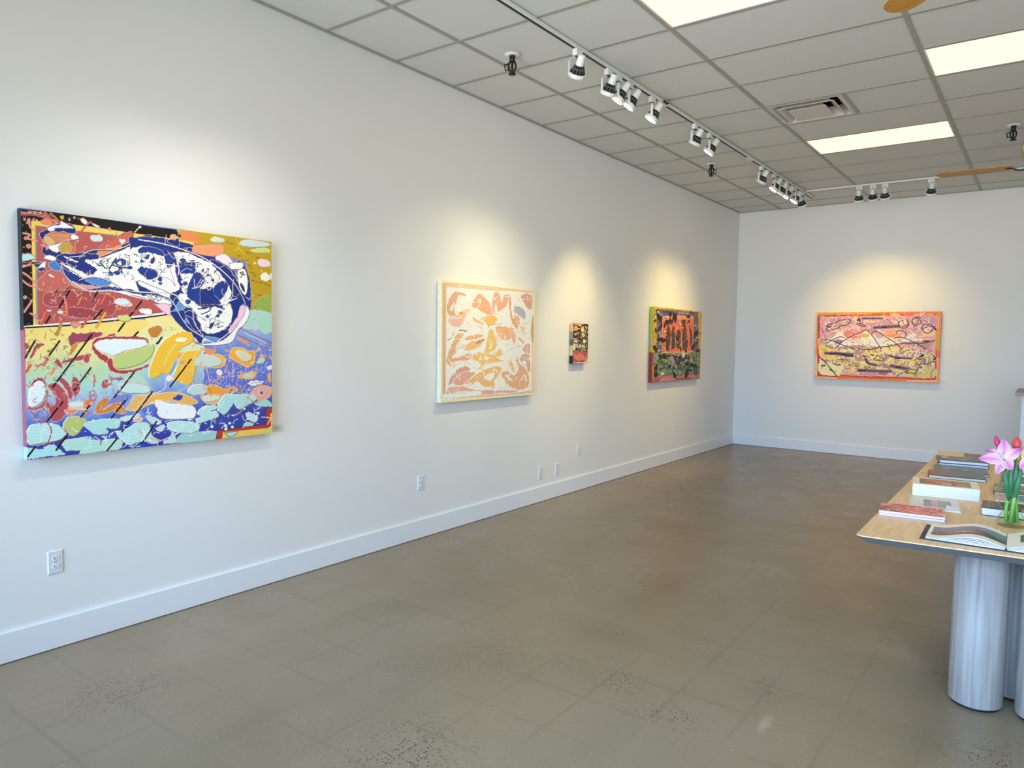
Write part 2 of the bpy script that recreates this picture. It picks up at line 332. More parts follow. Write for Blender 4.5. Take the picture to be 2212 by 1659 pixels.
# ------------------------------------------------------------------ recessed fluorescent panels
def troffer(i, k, label, group=None):
    x0, x1 = XB[i]+.014, XB[i+1]-.014 if i+1 < len(XB) else WR; y0, y1 = k*G+.014, (k+1)*G-.014
    t = thing('ceiling_light', label, 'light', ((x0+x1)/2, (y0+y1)/2, H), 0, group); hx, hy = (x1-x0)/2, (y1-y0)/2
    bm = B(); f = .012
    for a, b, c, d in ((-hx, -hy, hx, -hy+f), (-hx, hy-f, hx, hy), (-hx, -hy+f, -hx+f, hy-f), (hx-f, -hy+f, hx, hy-f)): box(bm, a, b, .001, c, d, .09)
    box(bm, -hx, -hy, .09, hx, hy, .1); obj('frame', bm, M_white, t)
    bm = B(); box(bm, -hx+f, -hy+f, .010, hx-f, hy-f, .014); obj('lens', bm, M_lit, t)
labs = {(1, 1): 'lit fluorescent ceiling panel cut off by the top edge above the light track', (1, 7): 'lit fluorescent ceiling panel just beyond the square air vent', (2, 4): 'lit fluorescent ceiling panel near the right edge, nearer than the vent'}
for i, k in LIGHTS: troffer(i, k, labs.get((i, k), 'lit fluorescent ceiling panel out of view to the right or behind the camera'), None if (i, k) in labs else 'ceiling panels outside the view')

# ------------------------------------------------------------------ square supply diffuser
t = thing('air_vent', 'square louvered air diffuser in the ceiling beside the light track', 'vent', (XB[1]+G/2, 5.5*G, H))
hf = G/2-.014
def frustum(bm, a, za, b, zb, th=.002):
    for s in range(4):
        q = Matrix.Rotation(s*PI/2, 4, 'Z'); v = [q @ Vector(p) for p in ((-a, -a, za), (a, -a, za), (b, -b, zb), (-b, -b, zb))]; w2 = [p+Vector((0, 0, th)) for p in v]
        v = [bm.verts.new(p) for p in v]; w2 = [bm.verts.new(p) for p in w2]; bm.faces.new(v); bm.faces.new(w2[::-1])
        for k in range(4): bm.faces.new((v[k], w2[k], w2[(k+1) % 4], v[(k+1) % 4]))
bm = B(); frustum(bm, hf, 0, hf-.028, -.002); frustum(bm, hf-.028, -.002, .2, .07); obj('frame', bm, M_diff, t)
bm = B(); frustum(bm, .225, -.012, .217, -.014); frustum(bm, .217, -.014, .15, .045); obj('louver_ring', bm, M_diff, t)
bm = B(); box(bm, -.148, -.148, -.021, .148, .148, -.017); frustum(bm, .148, -.018, .09, .03); obj('centre_plate', bm, M_diff, t)
for s in range(4):
    q = Matrix.Rotation(s*PI/2+PI/4, 4, 'Z'); bm = B(); tube(bm, [q @ Vector((.1, 0, .02)), q @ Vector((.27, 0, .05))], .003, 6); obj('spring_wire', bm, M_white, t)
bm = B()
for a, b, c, d in ((-hf, -hf, hf, -hf+.01), (-hf, hf-.01, hf, hf), (-hf, -hf+.01, -hf+.01, hf-.01), (hf-.01, -hf+.01, hf, hf-.01)): box(bm, a, b, .01, c, d, .2)
box(bm, -hf, -hf, .2, hf, hf, .21); obj('duct_box', bm, M_dark, t)

# ------------------------------------------------------------------ sprinklers
def sprinkler(label, loc, rz):
    t = thing('fire_sprinkler', label, 'sprinkler', loc, rz); t.scale = (1.35,)*3
    bm = B(); lathe(bm, [(0, -.006), (.03, -.006), (.04, -.001), (.04, 0), (0, 0)]); obj('escutcheon', bm, M_white, t)
    bm = B(); lathe(bm, [(0, -.006), (.016, -.006), (.014, -.03), (.011, -.036), (0, -.036)], 16); obj('body', bm, M_black, t)
    bm = B()
    for s in (-1, 1): tube(bm, [(s*.012, 0, -.034), (s*.019, 0, -.055), (s*.015, 0, -.075), (s*.003, 0, -.092)], .005, 8)
    tube(bm, [(0, 0, -.036), (0, 0, -.095)], .0065, 8); obj('frame_arms', bm, M_black, t)
    bm = B(); lathe(bm, [(0, -.095), (.019, -.094), (.02, -.098), (0, -.1)], 16); obj('deflector', bm, M_black, t)
    bm = B(); tube(bm, [(-.016, 0, -.045), (-.04, 0, -.05), (-.034, 0, -.08), (-.014, 0, -.07)], .0042, 6); obj('guard', bm, M_black, t)
sprinkler('black ceiling sprinkler nearest the camera, left of the light track', (.769, .98, H-.001), 0.6)
sprinkler('small black ceiling sprinkler farther off, left of the light track near the corner', (.765, 4.636, H-.001), 3.4)
sprinkler('black ceiling sprinkler by the right edge above the ceiling fan blade', (3.477, 4.731, H-.001), .5)

# ------------------------------------------------------------------ light track
TX, TY = 1.21, 6.6
def track_rail(bm, x0, y0, x1, y1):
    alongy = abs(y1-y0) > abs(x1-x0); z0, z1 = H-.022, H-.0012
    for a, b, za, zb in ((-.018, -.013, z0, z1), (.006, .018, z0, z1), (-.013, .006, z1-.004, z1), (-.0132, -.0126, z0, z0+.002)):
        if alongy: box(bm, x0+a, y0, za, x0+b, y1, zb)
        else: box(bm, x0, y0+a, za, x1, y0+b, zb)
t = thing('light_track', 'long white track rail on the ceiling running along the left wall', 'track light rail', (0, 0, 0))
bm = B(); track_rail(bm, TX, YF+1.2, TX, 7.12); obj('rail', bm, M_white, t)
bm = B(); box(bm, TX-.0155, YF+1.2, H-.0225, TX+.0015, 7.10, H-.006); obj('conductor_slot', bm, M_black, t)
for y in (2.42, 4.55): bm = B(); box(bm, TX-.0185, y-.07, H-.0235, TX+.0185, y+.09, H-.0222); obj('joiner', bm, M_white, t)
bm = B(); tube(bm, [(TX+.02, 2.40, H-.012), (TX+.036, 2.43, H-.03), (TX+.03, 2.47, H-.012)], .008, 8); obj('cable_clip', bm, M_black, t)
t = thing('light_track', 'white track rail on the ceiling running parallel to the far wall', 'track light rail', (0, 0, 0))
bm = B(); track_rail(bm, TX+.04, TY, 6.2, TY); obj('rail', bm, M_white, t)
bm = B(); box(bm, TX+.05, TY-.0155, H-.0225, 6.19, TY+.0015, H-.006); obj('conductor_slot', bm, M_black, t)

def lamp_parts():
    d = {}
    bm = B(); box(bm, -.017, -.034, -.075, .017, .034, -.024); d['adapter'] = bm
    bm = B(); lathe(bm, [(0, -.075), (.014, -.075), (.014, -.083), (.009, -.090), (0, -.090)], 16); d['swivel'] = bm
    return d
def track_lamp(p, target, label, along, power=1.0, cone=44, lit=True, group=None, col=(1, .86, .62)):
    f_, col = (.46, (1, .93, .82)) if p[1] < 0 else (.58, (1, .87, .50)) if p[1] < 2.5 else (1.6, (1, .78, .32)) if p[1] < 4 else (.85, (1, .74, .28)) if p[1] < 6.4 else (.54, (1, .67, .20)); power *= f_
    """p: point under the track; the yoke holds the lamp ring .155 below; the lamp aims at target"""
    t = thing('track_spotlight', label, 'spotlight', (p[0], p[1], H), 0, group)
    bm = B()
    if along == 'y': box(bm, -.017, -.034, -.066, .017, .034, -.0235)
    else: box(bm, -.034, -.017, -.066, .034, .017, -.0235)
    obj('adapter', bm, M_white, t, bevel=.002)
    bm = B(); lathe(bm, [(0, -.066), (.014, -.066), (.014, -.072), (.010, -.080), (0, -.080)], 16); obj('swivel', bm, M_black, t)
    c = Vector((0, 0, -.185)); d = (Vector(target)-Vector((p[0], p[1], H))-c).normalized()
    side = d.cross(Vector((0, 0, 1))).normalized()
    bm = B(); up = Vector((0, 0, 1)); fw = side.cross(up)
    for s in (-1, 1):           # bent flat strip each side
        pts = [Vector((0, 0, -.078)), side*s*.03+up*-.079, side*s*.052+up*-.088, side*s*.058+up*-.105, side*s*.058+c]
        for a, b in zip(pts, pts[1:]):
            v = []
            nn = (b-a).normalized().cross(fw)*.001
            for q, e in ((a, -1), (a, 1), (b, 1), (b, -1)): v.append(q+fw*e*.009)
            f1 = [bm.verts.new(x+nn) for x in v]; f2 = [bm.verts.new(x-nn) for x in v]; bm.faces.new(f1); bm.faces.new(f2[::-1])
            for k in range(4): bm.faces.new((f1[k], f2[k], f2[(k+1) % 4], f1[(k+1) % 4]))
    obj('yoke', bm, M_white, t)
    X = side; Z = d; Y = Z.cross(X); Mx = Matrix(((X.x, Y.x, Z.x, c.x), (X.y, Y.y, Z.y, c.y), (X.z, Y.z, Z.z, c.z), (0, 0, 0, 1)))
    bm = B(); lathe(bm, [(.046, -.012), (.055, -.012), (.056, .016), (.052, .018), (.050, .014), (.046, .010)], 32, Mx, close=True)
    for s in (-1, 1): tube(bm, [Mx @ Vector((s*.053, 0, 0)), Mx @ Vector((s*.064, 0, 0))], .005, 8)
    obj('bezel_ring', bm, M_white, t)
    bm = B(); lathe(bm, [(0, -.062), (.030, -.062), (.050, -.012), (0, -.012)], 24, Mx); obj('reflector', bm, M_dark, t)
    bm = B()
    for k in range(12):
        a = k*PI/6; tube(bm, [Mx @ Vector((.0305*math.cos(a), .0305*math.sin(a), -.062)), Mx @ Vector((.052*math.cos(a), .052*math.sin(a), -.012))], .0022, 5)
    lathe(bm, [(.036, -.044), (.0395, -.042), (.0395, -.038), (.036, -.040)], 24, Mx, close=True); obj('cage', bm, M_steel, t)
    bm = B(); lathe(bm, [(0, -.128), (.021, -.128), (.024, -.124), (.028, -.062), (.028, -.060), (0, -.060)], 24, Mx); obj('lamp_holder', bm, M_white, t)
    bm = B(); q = Mx @ Vector((0, 0, -.128)); tube(bm, [q, q+Vector((0, 0, .03)), Vector((.012, .012, -.10)), Vector((0, 0, -.078))], .0018, 6); obj('cord', bm, M_plastic, t)
    bm = B(); lathe(bm, [(0, .004), (.044, .004), (.0458, .002), (.0458, -.004), (0, -.004)], 24, Mx); obj('lens', bm, M_lens, t)
    if lit:
        ld = bpy.data.lights.new('spot_beam', 'SPOT'); ld.energy = 62*power; ld.color = col; ld.spot_size = math.radians(cone); ld.spot_blend = 1; ld.shadow_soft_size = .022
        lo = bpy.data.objects.new('spot_beam', ld); C.objects.link(lo); lo.parent = t; lo.location = c+d*.024; lo.rotation_euler = d.to_track_quat('-Z', 'Y').to_euler()
tl = track_lamp
for y, ty in ((-1.25, -1.35), (-.85, -1.0), (-.52, -.7)): tl((TX, y), (0, ty, 1.3), 'white track spotlight above the large bright canvas, out of view over the top edge', 'y', 1.0, 72, group='spotlights over the large canvas')
tl((TX, 1.11), (0, 1.95, 1.5), 'white caged track spotlight nearest the camera, alone on its stretch of rail', 'y', .9, 62)
tl((TX, 1.534), (0, 2.0, 1.3), 'nearest track spotlight of the close group of three, its lens turned away', 'y', .7, 62)
tl((TX, 1.679), (0, .98, 1.4), 'middle track spotlight of the close group of three, lens glowing', 'y', .6, 62)
tl((TX, 1.851), (0, 1.2, 1.5), 'farthest track spotlight of the close group of three, lens glowing', 'y', .7, 62)
tl((TX, 2.237), (0, 1.65, 1.3), 'single lit track spotlight just beyond the group of three, by the rail joiner', 'y', .6, 58)
tl((TX, 3.103), (0, 3.22, 1.3), 'nearer of the two track spotlights in mid rail, lens mostly hidden', 'y', .8, 56)
tl((TX, 3.444), (0, 2.98, 1.55), 'farther of the two track spotlights in mid rail, lens glowing', 'y', .7, 42)
tl((TX, 4.95), (0, 5.15, 1.4), 'first track spotlight of the far cluster, set apart with its lens hidden', 'y', .8, 62)
tl((TX, 5.392), (0, 4.8, 1.5), 'second track spotlight of the far cluster, wide lit lens facing the camera', 'y', .75, 62)
tl((TX, 5.641), (0, 5.45, 1.5), 'third track spotlight of the far cluster, crowded between two lit ones', 'y', .6, 62)
tl((TX, 5.862), (0, 5.25, 1.5), 'fourth track spotlight of the far cluster, lit lens overlapping its neighbour', 'y', .6, 62)
tl((TX, 6.228), (0, 5.6, 1.3), 'fifth track spotlight of the far cluster, lit lens facing the camera', 'y', .6, 62)
tl((TX, 6.589), (1.55, L, 1.5), 'last track spotlight on the left rail, black cage turned towards the far wall', 'y', .7, 56)
tl((1.873, TY), (1.80, L, 1.45), 'leftmost of the spotlights on the far rail above the pink landscape canvas', 'x', .8, 74)
tl((2.026, TY), (1.95, L, 1.6), 'second spotlight from the left on the far rail', 'x', .8, 74)
tl((2.157, TY), (2.1, L, 1.5), 'third spotlight from the left on the far rail, right end of the trio', 'x', .7, 74)
tl((2.638, TY), (2.35, L, 1.4), 'lone spotlight on the far rail right of the trio', 'x', .6, 74)

# ------------------------------------------------------------------ ceiling fans
M_brass = mat('fan_body_brass', (.42, .34, .18), .35, metal=.6)
def fan(x, y, a0, label):
    t = thing('ceiling_fan', label, 'fan', (x, y, H)); zb = 3.0-H
    bm = B(); lathe(bm, [(0, 0), (.065, 0), (.06, -.05), (.015, -.07), (0, -.07)]); obj('canopy', bm, M_brass, t)
    bm = B(); tube(bm, [(0, 0, -.06), (0, 0, -.28)], .012, 16); obj('downrod', bm, M_brass, t)
    bm = B(); lathe(bm, [(0, -.26), (.04, -.27), (.105, -.30), (.112, -.34), (.112, -.40), (.10, -.445), (.05, -.47), (0, -.47)]); obj('motor_housing', bm, M_brass, t)
    for k in range(3):
        a = a0+k*2*PI/3; q = Matrix.Rotation(a, 4, 'Z')
        bm = B(); tube(bm, [q @ Vector(p) for p in ((.06, 0, zb+.012), (.09, 0, zb-.028), (.13, 0, zb-.026), (.17, 0, zb-.006), (.215, 0, zb-.006))], [.008, .008, .007, .007, .004], 8); obj('blade_iron', bm, M_black, t)
        bm = B(); pts = [(.17, -.045), (.19, -.055)]+[(.62+.09*math.sin(u), -.066*math.cos(u)) for u in np.linspace(0, PI, 14)]+[(.19, .055), (.17, .045)]
        prism(bm, pts, -.003, .003); bl = obj('blade', bm, M_blade, t, bevel=.001); bl.rotation_euler = (math.radians(7), 0, a); bl.location = (0, 0, zb)
fan(3.69, .04, math.radians(136), 'ceiling fan by the top edge, only a wooden blade tip in view')
fan(3.675, 4.17, PI, 'ceiling fan at the right edge with a long thin wooden blade')

# ------------------------------------------------------------------ wall plates
def plate(y, z, kind, label):
    t = thing('wall_outlet' if kind else 'blank_wall_plate', label, 'outlet' if kind else 'wall plate', (0, y, z))
    bm = B(); a, b = .035, .0575; v0 = [bm.verts.new((0, u*a, w*b)) for u, w in ((-1,-1),(1,-1),(1,1),(-1,1))]; v1 = [bm.verts.new((.0055, u*(a-.005), w*(b-.005))) for u, w in ((-1,-1),(1,-1),(1,1),(-1,1))]
    bm.faces.new(v1); bm.faces.new(v0[::-1])
    for k in range(4): bm.faces.new((v0[k], v0[(k+1) % 4], v1[(k+1) % 4], v1[k]))
    obj('cover_plate', bm, M_plate, t)
    if kind:
        for s in (-1, 1):
            bm = B(); pts = [(.0165*math.cos(u), max(-.0125, min(.0125, .0165*math.sin(u)))) for u in np.linspace(0, 2*PI, 24, endpoint=False)]
            prism(bm, pts, 0, .0025); bmesh.ops.rotate(bm, cent=(0, 0, 0), matrix=Matrix(((0, 0, 1), (1, 0, 0), (0, 1, 0))), verts=bm.verts); r = obj('receptacle', bm, M_plastic, t, loc=(.0052, 0, s*.0195))
            bm = B(); box(bm, .0024, -.0075, -.002, .0030, -.0050, .0070); box(bm, .0024, .0050, -.002, .0030, .0075, .0060); M2 = Matrix.Translation((.0024, 0, -.0072)) @ Matrix.Rotation(PI/2, 4, 'Y'); lathe(bm, [(0, 0), (.0026, 0), (.0026, .0006), (0, .0006)], 12, M2); obj('slots', bm, M_black, r)
    for s in ((0,) if kind else (-1, 1)):
        bm = B(); M2 = Matrix.Translation((.0055, 0, s*.048)) @ Matrix.Rotation(PI/2, 4, 'Y'); lathe(bm, [(0, 0), (.003, 0), (.0028, .001), (0, .0012)], 12, M2); obj('screw', bm, M_steel, t)
plate(-1.628, .423, 1, 'duplex wall outlet nearest the camera, below the large bright canvas')
plate(.913, .426, 1, 'duplex outlet on the left wall below the left edge of the pale canvas')
plate(2.54, .273, 0, 'left one of two low blank wall plates just above the baseboard')
plate(2.83, .274, 0, 'right one of two low blank wall plates just above the baseboard')
plate(3.233, .425, 1, 'duplex outlet below the small narrow painting')
plate(5.625, .425, 1, 'farthest duplex outlet, below the dark square painting near the corner')
def wlabel(p, ax, label):
    R_ = Raster(80, 38, 1.0, 'd8dad6'); rr = random.Random(3)
    for k, (n_, yy) in enumerate(((3, 27), (5, 19), (4, 12))): 
        x = 8
        for _ in range(n_): w_ = rr.uniform(5, 12); R_.line(srgb('6a6a6c'), 1.6, np.array([[x, yy], [x+w_, yy]])); x += w_+3
    f = (lambda X, Y, h: np.stack([X*0+.0032, X/1000, Y/1000], -1)) if ax == 0 else (lambda X, Y, h: np.stack([X/1000, X*0-.0032, Y/1000], -1))
    t = thing('wall_label', label, 'label', p); painted_grid('printed_face', R_, f, t, M_print)
    bm = B(); box(bm, *((0, 0, 0, .003, .08, .038) if ax == 0 else (0, -.003, 0, .08, 0, .038))); obj('card', bm, M_plate, t)
wlabel((0, -.405, .948), 0, 'small pale label card beside the lower right corner of the bright canvas')
wlabel((2.705, L, 1.063), 1, 'small pale label card right of the pink landscape canvas')

